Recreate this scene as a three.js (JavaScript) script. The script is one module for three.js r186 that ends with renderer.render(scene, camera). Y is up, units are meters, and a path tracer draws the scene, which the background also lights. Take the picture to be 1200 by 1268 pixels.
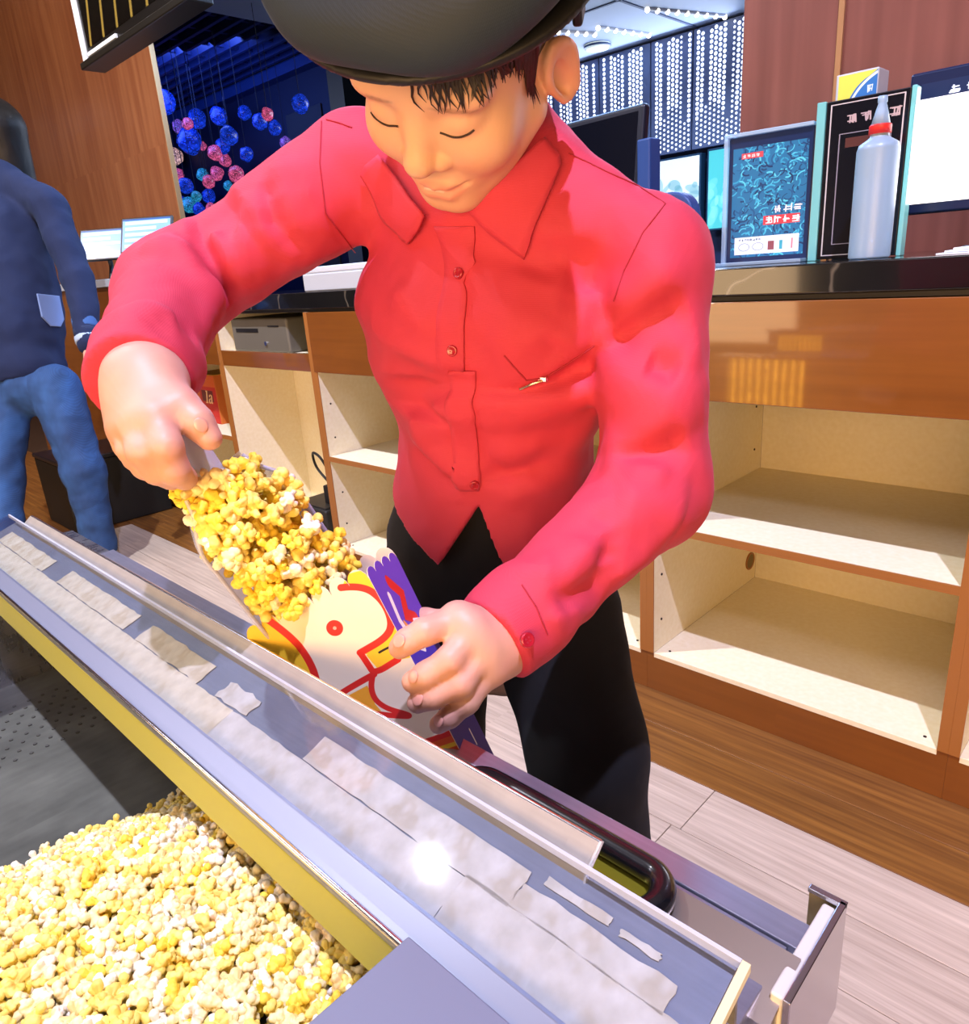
import * as THREE from 'three';
import { RoundedBoxGeometry } from 'three/addons/geometries/RoundedBoxGeometry.js';
import { mergeGeometries, mergeVertices } from 'three/addons/utils/BufferGeometryUtils.js';
import { ImprovedNoise } from 'three/addons/math/ImprovedNoise.js';
import { RectAreaLightUniformsLib } from 'three/addons/lights/RectAreaLightUniformsLib.js';

// ------------------------------------------------------------------ camera, light, exposure
const scene = new THREE.Scene();
scene.background = new THREE.Color(0x05070c);
const camera = new THREE.PerspectiveCamera(70.02, 1200 / 1268, 0.02, 60);
camera.position.set(0, 1.12, 0);
camera.up.set(-0.17, 0.947, -0.273);
camera.lookAt(-0.672, 1.12 - 0.314, -0.67);
const renderer = new THREE.WebGLRenderer({ antialias: true });
renderer.toneMapping = THREE.LinearToneMapping;
renderer.toneMappingExposure = 1.1;
renderer.shadowMap.enabled = true;
RectAreaLightUniformsLib.init();
function spot(color, intensity, pos, to, angle, penumbra = 0.4, radius = 2) {
  const l = new THREE.SpotLight(color, intensity, 0, angle, penumbra, 2);
  l.position.set(...pos); l.target.position.set(...to); l.castShadow = true; l.shadow.radius = radius;
  scene.add(l, l.target); return l;
}
function area(color, intensity, w, h, pos, to) {
  const l = new THREE.RectAreaLight(color, intensity, w, h);
  l.position.set(...pos); l.lookAt(...to); scene.add(l); return l;
}
const KEY_POS = [0.55, 4.1, 0.12];
spot(0xcfceff, 56, KEY_POS, [-0.5, 0.6, -0.7], 0.95, 0.5, 1.6);        // the cool downlight over the service aisle
spot(0xf1f3ff, 44, [-2.6, 4.1, 0.1], [-3.3, 0.4, -1.4], 0.95, 0.5, 2);  // the next downlight along the aisle
area(0xffc880, 7.2, 2.2, 1.3, [0.75, 1.02, 1.6], [-0.75, 0.8, -0.9]);     // added warm fill from an unseen panel behind the warmer
area(0xffcf90, 4.5, 1.8, 1.0, [-2.9, 1.0, 2.0], [-3.0, 0.7, -1.5]);  // second added warm fill, for the left cabinets
area(0xf4ecff, 6, 2.4, 0.6, [-0.6, 4.17, 1.9], [-0.6, 0, 1.9]);          // added ceiling panels, unseen, to brighten the steel and the aisle
area(0xf4ecff, 12, 2.4, 0.6, [-4.6, 4.17, 1.2], [-4.6, 0, 1.2]);  // second added ceiling panel, over the far aisle
spot(0xffe2c8, 30, [-4.6, 4.1, 0.9], [-6.2, 1.9, -2.3], 0.8, 0.6, 3);   // added spot that brightens the wood panelling
area(0xcfe0ff, 22, 3.4, 0.5, [-3.2, 3.28, -6.3], [-3.2, 0, -5.4]);          // cold light strips in the lobby ceiling
area(0x9cc4ff, 18, 3.0, 0.6, [-2.4, 2.9, -2.9], [-2.2, 0.9, -2.2]);
area(0x6a8cff, 6, 3.0, 1.0, [-8.6, 3.2, -3.6], [-9.4, 2.0, -5.2]);          // blue glow before the dark wall

// ------------------------------------------------------------------ helpers
function rngOf(seed) { let s = seed | 0; return () => { s = (s + 0x6d2b79f5) | 0; let t = Math.imul(s ^ (s >>> 15), 1 | s); t = (t + Math.imul(t ^ (t >>> 7), 61 | t)) ^ t; return ((t ^ (t >>> 14)) >>> 0) / 4294967296; }; }
const perlin = new ImprovedNoise();
const noise = (x, y, z) => perlin.noise(x, y, z);
const fbm = (x, y, z, o = 4) => { let s = 0, a = 0.5; for (let i = 0; i < o; i++) { s += a * noise(x, y, z); x *= 2.03; y *= 2.03; z *= 2.03; a *= 0.5; } return s; };
const clamp = (x, a = 0, b = 1) => Math.max(a, Math.min(b, x));
const lerp = (a, b, t) => a + (b - a) * t;
const sstep = (a, b, x) => { const t = clamp((x - a) / (b - a)); return t * t * (3 - 2 * t); };
const V = (a) => new THREE.Vector3(a[0], a[1], a[2]);
const used = new Map();
function numbered(name) { const n = used.get(name) || 0; used.set(name, n + 1); return n ? `${name}_${String(n).padStart(3, '0')}` : name; }
function shadows(o) { o.castShadow = true; o.receiveShadow = true; return o; }
function part(name, geo, mat, parent) { const m = shadows(new THREE.Mesh(geo, mat)); m.name = name; parent.add(m); return m; }
function thing(name, label, category, pos = [0, 0, 0], group) {
  const g = new THREE.Group(); g.name = numbered(name); g.position.set(...pos); g.userData = { label, category }; if (group) g.userData.group = group;
  scene.add(g); return g;
}
function single(name, geo, mat, label, category, group) {
  const m = shadows(new THREE.Mesh(geo, mat)); m.name = numbered(name); m.userData = { label, category }; if (group) m.userData.group = group; scene.add(m); return m;
}
function struct(name, geo, mat, label, category) { const m = shadows(new THREE.Mesh(geo, mat)); m.name = name; m.userData = { kind: 'structure', label, category }; scene.add(m); return m; }
// uv in metres from the face direction
function metricUV(geo, s = 1, swap = false) {
  const p = geo.attributes.position, n = geo.attributes.normal, uv = new Float32Array(p.count * 2);
  for (let i = 0; i < p.count; i++) {
    const ax = Math.abs(n.getX(i)), ay = Math.abs(n.getY(i)), az = Math.abs(n.getZ(i));
    let u, v;
    if (ay >= ax && ay >= az) { u = p.getX(i); v = p.getZ(i); } else if (ax >= az) { u = p.getZ(i); v = p.getY(i); } else { u = p.getX(i); v = p.getY(i); }
    uv[2 * i] = (swap ? v : u) * s; uv[2 * i + 1] = (swap ? u : v) * s;
  }
  geo.setAttribute('uv', new THREE.BufferAttribute(uv, 2)); return geo;
}
// axis-aligned block from its bounds, with rounded edges
function block(x0, x1, y0, y1, z0, z1, r = 0.003, o = [0, 0, 0]) {
  const w = Math.abs(x1 - x0), h = Math.abs(y1 - y0), d = Math.abs(z1 - z0);
  const rr = Math.min(r, w * 0.45, h * 0.45, d * 0.45);
  const g = rr > 0 ? new RoundedBoxGeometry(w, h, d, 2, rr) : new THREE.BoxGeometry(w, h, d);
  g.translate((x0 + x1) / 2 - o[0], (y0 + y1) / 2 - o[1], (z0 + z1) / 2 - o[2]);
  return metricUV(g);
}
function tube(pts, r, seg = 24, rad = 8, closed = false) {
  return new THREE.TubeGeometry(new THREE.CatmullRomCurve3(pts.map((p) => (p.isVector3 ? p : V(p))), closed), seg, r, rad, closed);
}
function strip(prof, x0, x1, closed = false) {   // profile of [z, y] points swept along x, with thickness given by the profile outline
  const sh = new THREE.Shape(prof.map(([z, y]) => new THREE.Vector2(-z, y)));
  const g = new THREE.ExtrudeGeometry(sh, { depth: x1 - x0, bevelEnabled: false });
  g.rotateY(Math.PI / 2); g.translate(x0, 0, 0); return metricUV(g);
}
function tex(w, h, fn, srgb = true) {
  const d = new Uint8Array(w * h * 4);
  for (let y = 0; y < h; y++) for (let x = 0; x < w; x++) { const c = fn(x / w, y / h); const i = (y * w + x) * 4; d[i] = clamp(c[0]) * 255; d[i + 1] = clamp(c[1]) * 255; d[i + 2] = clamp(c[2]) * 255; d[i + 3] = c.length > 3 ? clamp(c[3]) * 255 : 255; }
  const t = new THREE.DataTexture(d, w, h, THREE.RGBAFormat); t.magFilter = THREE.LinearFilter; t.minFilter = THREE.LinearFilter; t.wrapS = t.wrapT = THREE.RepeatWrapping;
  if (srgb) t.colorSpace = THREE.SRGBColorSpace; t.needsUpdate = true; return t;
}
function canvasTex(w, h, draw) {
  const c = document.createElement('canvas'); c.width = w; c.height = h; draw(c.getContext('2d'), w, h);
  const t = new THREE.CanvasTexture(c); t.colorSpace = THREE.SRGBColorSpace; return t;
}
const rep = (t, u, v) => { const c = t.clone(); c.repeat.set(u, v); c.needsUpdate = true; return c; };
const std = (o) => new THREE.MeshStandardMaterial(o);
const phy = (o) => new THREE.MeshPhysicalMaterial(o);
const mixc = (a, b, t) => [lerp(a[0], b[0], t), lerp(a[1], b[1], t), lerp(a[2], b[2], t)];
const hex = (h) => [(h >> 16 & 255) / 255, (h >> 8 & 255) / 255, (h & 255) / 255];

// ------------------------------------------------------------------ signed-distance meshing
const smin = (a, b, k) => { const h = Math.max(k - Math.abs(a - b), 0) / k; return Math.min(a, b) - h * h * k * 0.25; };
const smax = (a, b, k) => -smin(-a, -b, k);
function cone(ax, ay, az, ra, bx, by, bz, rb) {      // tapered capsule
  const dx = bx - ax, dy = by - ay, dz = bz - az, L2 = dx * dx + dy * dy + dz * dz;
  return (x, y, z) => { const px = x - ax, py = y - ay, pz = z - az; const t = clamp((px * dx + py * dy + pz * dz) / L2); const qx = px - dx * t, qy = py - dy * t, qz = pz - dz * t; return Math.sqrt(qx * qx + qy * qy + qz * qz) - (ra + (rb - ra) * t); };
}
const bone = (a, ra, b, rb) => cone(a[0], a[1], a[2], ra, b[0], b[1], b[2], rb);
const ell = (cx, cy, cz, rx, ry, rz) => { const m = Math.min(rx, ry, rz); return (x, y, z) => { const a = (x - cx) / rx, b = (y - cy) / ry, c = (z - cz) / rz; const k0 = Math.sqrt(a * a + b * b + c * c), e = a / rx, f = b / ry, g = c / rz, k1 = Math.sqrt(e * e + f * f + g * g); return k1 > 1e-9 ? k0 * (k0 - 1) / k1 : -m; }; };
const chain = (pts, k = 0.006) => { const bs = []; for (let i = 0; i + 1 < pts.length; i++) bs.push(bone(pts[i][0], pts[i][1], pts[i + 1][0], pts[i + 1][1])); return (x, y, z) => { let d = bs[0](x, y, z); for (let i = 1; i < bs.length; i++) d = smin(d, bs[i](x, y, z), k); return d; }; };
function sdfMesh(fn, lo, hi, h, slack = 0.01, col) {
  const n = [0, 1, 2].map((i) => Math.ceil((hi[i] - lo[i]) / h) + 1), [nx, ny, nz] = n, B = 6;
  const val = new Float32Array(nx * ny * nz), id = (i, j, k) => i + nx * (j + ny * k);
  for (let k0 = 0; k0 < nz; k0 += B) for (let j0 = 0; j0 < ny; j0 += B) for (let i0 = 0; i0 < nx; i0 += B) {
    const i1 = Math.min(nx, i0 + B), j1 = Math.min(ny, j0 + B), k1 = Math.min(nz, k0 + B);
    const c = fn(lo[0] + (i0 + (B - 1) / 2) * h, lo[1] + (j0 + (B - 1) / 2) * h, lo[2] + (k0 + (B - 1) / 2) * h);
    const far = Math.abs(c) > B * h * 0.95 + slack;
    for (let k = k0; k < k1; k++) for (let j = j0; j < j1; j++) for (let i = i0; i < i1; i++) val[id(i, j, k)] = far ? c : fn(lo[0] + i * h, lo[1] + j * h, lo[2] + k * h);
  }
  const pos = [], vid = new Int32Array(nx * ny * nz).fill(-1), idx = [];
  const E = [[0, 1], [2, 3], [4, 5], [6, 7], [0, 2], [1, 3], [4, 6], [5, 7], [0, 4], [1, 5], [2, 6], [3, 7]], g = new Float32Array(8);
  for (let k = 0; k + 1 < nz; k++) for (let j = 0; j + 1 < ny; j++) for (let i = 0; i + 1 < nx; i++) {
    let m = 0; for (let q = 0; q < 8; q++) { const v = val[id(i + (q & 1), j + (q >> 1 & 1), k + (q >> 2))]; g[q] = v; if (v < 0) m |= 1 << q; }
    if (m === 0 || m === 255) continue;
    let sx = 0, sy = 0, sz = 0, c = 0;
    for (const [a, b] of E) { if ((g[a] < 0) === (g[b] < 0)) continue; const t = g[a] / (g[a] - g[b]); sx += (a & 1) + t * ((b & 1) - (a & 1)); sy += (a >> 1 & 1) + t * ((b >> 1 & 1) - (a >> 1 & 1)); sz += (a >> 2) + t * ((b >> 2) - (a >> 2)); c++; }
    vid[id(i, j, k)] = pos.length / 3; pos.push(lo[0] + (i + sx / c) * h, lo[1] + (j + sy / c) * h, lo[2] + (k + sz / c) * h);
  }
  const quad = (a, b, c, d, flip) => { if (a < 0 || b < 0 || c < 0 || d < 0) return; if (flip) idx.push(a, c, b, a, d, c); else idx.push(a, b, c, a, c, d); };
  for (let k = 1; k + 1 < nz; k++) for (let j = 1; j + 1 < ny; j++) for (let i = 1; i + 1 < nx; i++) {
    const s = val[id(i, j, k)] < 0;
    if (s !== (val[id(i + 1, j, k)] < 0)) quad(vid[id(i, j - 1, k - 1)], vid[id(i, j, k - 1)], vid[id(i, j, k)], vid[id(i, j - 1, k)], !s);
    if (s !== (val[id(i, j + 1, k)] < 0)) quad(vid[id(i - 1, j, k - 1)], vid[id(i - 1, j, k)], vid[id(i, j, k)], vid[id(i, j, k - 1)], !s);
    if (s !== (val[id(i, j, k + 1)] < 0)) quad(vid[id(i - 1, j - 1, k)], vid[id(i, j - 1, k)], vid[id(i, j, k)], vid[id(i - 1, j, k)], !s);
  }
  const geo = new THREE.BufferGeometry(); geo.setAttribute('position', new THREE.Float32BufferAttribute(pos, 3)); geo.setIndex(idx); geo.computeVertexNormals();
  const N = pos.length / 3, uv = new Float32Array(N * 2);
  for (let i = 0; i < N; i++) { uv[2 * i] = (pos[3 * i] - pos[3 * i + 2]) * 0.75; uv[2 * i + 1] = pos[3 * i + 1] + 0.3 * (pos[3 * i] + pos[3 * i + 2]); }
  geo.setAttribute('uv', new THREE.BufferAttribute(uv, 2));
  if (col) { const c = new Float32Array(N * 3); for (let i = 0; i < N; i++) { const q = col(pos[3 * i], pos[3 * i + 1], pos[3 * i + 2]); c[3 * i] = q[0]; c[3 * i + 1] = q[1]; c[3 * i + 2] = q[2]; } geo.setAttribute('color', new THREE.BufferAttribute(c, 3)); }
  return geo;
}
const grad = (f, x, y, z, e = 0.0015) => { const gx = f(x + e, y, z) - f(x - e, y, z), gy = f(x, y + e, z) - f(x, y - e, z), gz = f(x, y, z + e) - f(x, y, z - e), l = Math.hypot(gx, gy, gz) || 1; return new THREE.Vector3(gx / l, gy / l, gz / l); };
function drop(f, seg, off = 0) {                     // first surface point along a segment, lifted by off along the surface normal
  const a = V(seg[0]), b = V(seg[1]), L = a.distanceTo(b), d = b.clone().sub(a).divideScalar(L); let t = 0;
  for (let i = 0; i < 400 && t < L; i++) { const v = f(a.x + d.x * t, a.y + d.y * t, a.z + d.z * t); if (v < 0.0002) break; t += Math.max(v * 0.6, 0.0003); }
  const p = a.addScaledVector(d, Math.min(t, L)), n = grad(f, p.x, p.y, p.z); p.addScaledVector(n, off); p.n = n; return p;
}

// ------------------------------------------------------------------ surfaces of the place
const grainTex = tex(512, 512, (u, v) => { const g = fbm(u * 3, v * 60, 1.3, 3) * 0.5 + fbm(u * 9, v * 9, 4.1, 3) * 0.25; const t = 0.5 + g; return mixc(hex(0x6c3c12), hex(0x864f1a), t); });
const columnTex = tex(512, 512, (u, v) => { const g = fbm(u * 26, v * 1.4, 7.7, 3) * 0.9 + fbm(u * 6, v * 6, 2.1, 4) * 0.25; return mixc(hex(0x7e4a30), hex(0xa06c48), 0.5 + g); });
const plankLight = [0, 1, 2].map((k) => tex(512, 128, (u, v) => { const g = fbm(u * 4 + k * 7, v * 16, 3.3 + k, 4) * 0.9 + fbm(u * 14, v * 70, k, 2) * 0.4; return mixc(hex(0xa08f80), hex(0xdacab8), 0.52 + g * 0.8 + (k - 1) * 0.05); }));
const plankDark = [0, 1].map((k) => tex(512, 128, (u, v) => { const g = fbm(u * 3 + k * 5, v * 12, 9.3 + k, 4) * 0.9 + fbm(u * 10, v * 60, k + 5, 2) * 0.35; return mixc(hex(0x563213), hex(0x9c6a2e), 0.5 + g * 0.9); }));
const woodMat = phy({ map: grainTex, roughness: 0.32, clearcoat: 1, clearcoatRoughness: 0.05 });
const columnMat = phy({ map: rep(columnTex, 0.8, 0.5), roughness: 0.35, clearcoat: 0.5, clearcoatRoughness: 0.12 });
const pillarTex = tex(512, 512, (u, v) => { const g = fbm(u * 26, v * 1.4, 3.7, 3) * 0.9 + fbm(u * 6, v * 6, 5.1, 4) * 0.25; return mixc(hex(0x683c32), hex(0x885448), 0.5 + g); });
const pillarMat = phy({ map: rep(pillarTex, 0.8, 0.5), roughness: 0.35, clearcoat: 0.5, clearcoatRoughness: 0.12 });
const creamMat = std({ color: 0xe6ddc4, roughness: 0.6 });
const creamTex = tex(256, 256, (u, v) => mixc(hex(0xe8dcb6), hex(0xf0e7ca), 0.5 + fbm(u * 40, v * 40, 0.2, 2)));
creamMat.map = rep(creamTex, 2, 2); creamMat.color.set(0xffffff);
const edgeMat = std({ color: 0x96602a, roughness: 0.45 });
const darkMat = std({ color: 0x0b0c10, roughness: 0.5 });
const stoneTex = tex(512, 512, (u, v) => { const f = fbm(u * 5, v * 5, 3, 5); const vein = Math.exp(-Math.pow((fbm(u * 2, v * 2, 8, 5)) * 70, 2)); return mixc(mixc(hex(0x0a0b0e), hex(0x1c1c1a), 0.5 + f), hex(0xa89a82), vein * 0.5); });
const stoneMat = phy({ map: stoneTex, roughness: 0.12, clearcoat: 0.6, clearcoatRoughness: 0.04 });
const steelTex = tex(256, 256, (u, v) => { const g = 0.5 + fbm(u * 3, v * 90, 1, 2) * 0.5 + fbm(u * 8, v * 8, 5, 3) * 0.5; return [0.66 + 0.12 * g, 0.66 + 0.12 * g, 0.68 + 0.12 * g]; });
const steelRough = tex(256, 256, (u, v) => { const g = 0.3 + 0.12 * fbm(u * 60, v * 6, 1, 2) + 0.22 * fbm(u * 7, v * 7, 5, 4); return [g, g, g]; }, false);
const steelMat = std({ map: rep(steelTex, 3, 3), metalness: 1, roughness: 1, roughnessMap: rep(steelRough, 3, 3) });
const brightSteel = std({ color: 0xd2d4da, metalness: 1, roughness: 0.22 });
const greyWall = std({ color: 0x6f655c, roughness: 0.8 });
const ceilMat = std({ color: 0xb9bcc4, roughness: 0.85 });

// floor: a slab with pale boards in the aisle and darker boards beside the counter
struct('floor', block(-14, 2.6, -0.12, -0.012, -10, 2.6, 0), std({ color: 0x3d2a1a, roughness: 0.7 }), 'wood plank floor of pale grey and dark brown boards', 'floor');
const floorRoot = scene.getObjectByName('floor');
{
  const mats = plankLight.map((t) => phy({ map: rep(t, 0.85, 6), roughness: 0.42, clearcoat: 0.2, clearcoatRoughness: 0.25 }));
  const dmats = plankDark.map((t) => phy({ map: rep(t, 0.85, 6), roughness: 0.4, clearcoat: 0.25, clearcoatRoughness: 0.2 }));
  const r = rngOf(11);
  const row = (z0, z1, x0, x1, ms, name) => {
    let x = x0 - r() * 0.9; while (x < x1) { const e = Math.min(x + 1.2, x1), s = Math.max(x, x0); if (e - s > 0.02) part(name, block(s + 0.0008, e - 0.0008, -0.012, 0, z0 + 0.0007, z1 - 0.0007, 0.0012), ms[Math.floor(r() * ms.length)], floorRoot); x += 1.2; }
  };
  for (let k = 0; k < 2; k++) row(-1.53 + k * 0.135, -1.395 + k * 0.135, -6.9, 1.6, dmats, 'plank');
  for (let k = 0; k < 8; k++) row(-1.26 + k * 0.15, -1.11 + k * 0.15, -3.855, 1.6, mats, 'plank');
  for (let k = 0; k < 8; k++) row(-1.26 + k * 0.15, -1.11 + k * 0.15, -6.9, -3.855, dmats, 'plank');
}
// shell of the service area and the lobby
struct('ceiling', block(-10, 2.6, 4.2, 4.3, -2.4, 2.6, 0), ceilMat, 'pale ceiling above the service aisle', 'ceiling');
struct('wall_back', block(-10, 2.6, 0, 4.2, 2.5, 2.6, 0), greyWall, 'plain wall behind the popcorn counter', 'wall');
struct('wall_right', block(2.5, 2.6, 0, 4.2, -2.4, 2.5, 0), greyWall, 'plain side wall at the end of the aisle', 'wall');
struct('wall_left', block(-10.1, -10, 0, 4.2, -2.4, 2.5, 0), columnMat, 'brown wood panelled wall at the far end of the aisle', 'wall');

// wood-clad piers on the customer side of the counter
const pierL = struct('wall_pier', block(-10, -4.85, 0, 4.2, -2.33, -2.3, 0.004), columnMat, 'brown wood panelled pier behind the left counter', 'wall');
const pierR = struct('wall_column', block(-1.113, -0.842, 0, 3.36, -2.7, -2.3, 0.004), pillarMat, 'brown wood panelled column behind the poster stand', 'wall');
struct('wall_panel', block(-0.838, 1.6, 0, 3.36, -2.7, -2.303, 0.004), pillarMat, 'brown wood panelling behind the bright monitor', 'wall');
for (const [x, o] of [[-4.852, pierL]]) part('edge_strip', block(x, x + 0.008, 0, 4.2, -2.33, -2.297, 0.002), std({ color: 0xc9a071, roughness: 0.3, metalness: 0.6 }), o);
part('edge_strip', block(-0.848, -0.832, 0, 3, -2.31, -2.294, 0.002), std({ color: 0xb98d62, roughness: 0.35, metalness: 0.5 }), pierR);
struct('lintel', block(-4.85, 2.6, 3.37, 4.2, -2.4, -2.3, 0), ceilMat, 'pale ceiling step over the counter opening', 'ceiling');

// ------------------------------------------------------------------ back counter with open cabinets
const counterTop = thing('counter_top', 'black veined stone counter top along the wooden cabinets', 'counter', [0, 0, 0]);
part('slab', block(-3.86, 1.2, 1.03, 1.087, -2.16, -1.523, 0.004), stoneMat, counterTop);
part('under_lip', block(-3.86, 1.2, 1.018, 1.03, -2.15, -1.535, 0.002), darkMat, counterTop);
const ZF = -1.528, ZB = -2.14;
function cabinet(x0, x1, label, o = {}) {
  const c = thing('cabinet', label, 'cabinet', [(x0 + x1) / 2, 0, ZF], 'open cabinets under the stone counter');
  const P0 = [(x0 + x1) / 2, 0, ZF], b = (a0, a1, b0, b1, c0, c1, r = 0.002) => block(a0, a1, b0, b1, c0, c1, r, P0);
  const s = 0.018;
  part('plinth', b(x0 - 0.0205, x1 + 0.0205, 0.0, 0.112, ZB, ZF, 0.001), woodMat, c);
  for (const [a0, a1, nm] of [[x0 - s, x0, 1], [x1, x1 + s, 0]]) { const p = part('side_panel', b(a0, a1, 0.113, 1.018, ZB, ZF + 0.002, 0.001), creamMat, c); part('edge_band', b(nm ? x0 - 0.0205 : x1, nm ? x0 : x1 + 0.0205, 0.113, 1.018, ZF + 0.0005, ZF + 0.004, 0.0005), edgeMat, p); }
  part('back_panel', b(x0, x1, 0.113, 1.018, ZB - 0.012, o.shallow ? -1.86 : ZB, 0.001), creamMat, c);
  part('bottom_panel', b(x0, x1, 0.1, 0.1135, ZB, ZF + 0.001, 0.0008), creamMat, c);
  if (!o.noShelf) { const sh = part('shelf', b(x0, x1, 0.464, 0.482, ZB, ZF, 0.0008), creamMat, c); part('edge_band', b(x0, x1, 0.463, 0.4823, ZF - 0.0005, ZF + 0.004, 0.0005), edgeMat, sh); }
  if (o.slot) {
    part('front_rail', b(x0, x1, 0.803, 0.868, ZF - 0.02, ZF + 0.003), woodMat, c);
    part('slot_floor', b(x0, x1, 0.85, 0.862, ZB, ZF - 0.02), creamMat, c);
  } else part('front_panel', b(x0 - 0.017, x1 + 0.017, 0.803, 1.018, ZF - 0.02, ZF + 0.006), woodMat, c);
  // shelf-pin holes
  const pin = new THREE.CylinderGeometry(0.0035, 0.0035, 0.003, 10), pm = std({ color: 0x2a2118, roughness: 0.8 });
  for (const y of o.noShelf ? [] : [0.2, 0.33, 0.55, 0.68]) for (const zz of [ZF - 0.035, ZB + 0.05]) for (const [xx] of [[x0 + 0.0004], [x1 - 0.0004]]) { const g = pin.clone(); g.rotateZ(Math.PI / 2); g.translate(xx - P0[0], y, zz - P0[2]); part('pin_hole', g, pm, c); }
  for (const xx of [x0 + 0.03, x1 - 0.03]) { const g = pin.clone(); g.translate(xx - P0[0], 0.1136, -0.03); part('screw', g, pm, c); }
  return c;
}
cabinet(-0.218, 0.451, 'wooden cabinet cut off by the right edge of the photo');
const cabR = cabinet(-0.928, -0.259, 'wide open wooden cabinet with round cable hole under the sanitizer bottle');
{ const g = new THREE.CylinderGeometry(0.026, 0.026, 0.004, 24); g.rotateZ(Math.PI / 2); g.translate(-0.928 + 0.5935 + 0.0006, 0.185, -0.567); part('cable_hole', g, std({ color: 0x7a6a45, roughness: 0.9 }), cabR); const h = new THREE.TorusGeometry(0.026, 0.003, 8, 28); h.rotateY(Math.PI / 2); h.translate(-0.928 + 0.5935 + 0.002, 0.185, -0.567); part('grommet', h, edgeMat, cabR); }
cabinet(-1.638, -0.969, 'wooden cabinet hidden behind the red shirt');
cabinet(-2.348, -1.679, 'open wooden cabinet with shelf just left of the red shirt');
cabinet(-3.07, -2.389, 'tall wooden cabinet without shelf holding a black power adapter', { noShelf: true, slot: true, shallow: true });
cabinet(-3.791, -3.111, 'wooden cabinet with orange carton on its shelf at the far left');

// light fittings of the service area; panels and wall spot are added
{
  const panelM = std({ color: 0xffffff, emissive: 0xf4ecff, emissiveIntensity: 2.2 });  // glow of the added ceiling panels
  for (const [x, z, label] of [[-0.6, 1.9, 'added ceiling fill panel, unseen above the popcorn warmer'], [-4.6, 1.2, 'added ceiling fill panel, unseen above the far aisle']]) { const t = thing('added_ceiling_panel', label, 'ceiling light', [x, 4.185, z]); part('diffuser', block(-1.2, 1.2, 0, 0.01, -0.3, 0.3, 0.002), panelM, t); part('frame', block(-1.23, 1.23, 0.004, 0.015, -0.33, 0.33, 0.002), std({ color: 0xd8d8d8, roughness: 0.5 }), t); }
  for (const [x, z, label] of [[0.55, 0.12, 'round downlight above the red shirt'], [-2.6, 0.1, 'round downlight above the far cabinets'], [-4.6, 0.9, 'added downlight, unseen, brightening the wood panelling']]) { const t = thing('downlight', label, 'ceiling light', [x, 4.13, z]); part('lens', new THREE.CylinderGeometry(0.04, 0.04, 0.006, 24), std({ color: 0xffffff, emissive: 0xeef2ff, emissiveIntensity: 6 }), t).position.y = 0.02; const r = new THREE.TorusGeometry(0.06, 0.018, 10, 32); r.rotateX(Math.PI / 2); part('trim_ring', r, brightSteel, t).position.y = 0.03; }  // the last downlight is added to brighten the panelling
  // two glowing panels added as warm fill, unseen behind the warmer
  const lb = thing('added_fill_panel', 'added warm fill panel, unseen on the back bar behind the warmer', 'fill panel', [0.75, 1.02, 1.6]); lb.lookAt(-0.75, 0.8, -0.9); part('glow_face', block(-1.1, 1.1, -0.65, 0.65, -0.04, -0.01, 0.004), std({ color: 0xffffff, emissive: 0xffc98a, emissiveIntensity: 2.6 }), lb); part('housing', block(-1.13, 1.13, -0.68, 0.68, -0.14, -0.041, 0.004), darkMat, lb);
  const lb2 = thing('added_fill_panel', 'added warm fill panel, unseen opposite the far cabinets', 'fill panel', [-2.9, 1.0, 2.0]); lb2.lookAt(-3.0, 0.7, -1.5); part('glow_face', block(-0.9, 0.9, -0.5, 0.5, -0.04, -0.01, 0.004), std({ color: 0xffffff, emissive: 0xffcf90, emissiveIntensity: 1.6 }), lb2); part('housing', block(-0.93, 0.93, -0.53, 0.53, -0.14, -0.041, 0.004), darkMat, lb2);
  const bar = thing('back_bar', 'dark back bar counter under the added warm fill panel', 'counter', [0, 0, 0]); part('carcass', block(-4.2, 2.4, 0, 0.3, 1.2, 2.4, 0.004), woodMat, bar); part('bar_top', block(-4.22, 2.42, 0.3, 0.32, 1.18, 2.42, 0.004), stoneMat, bar);
}

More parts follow.
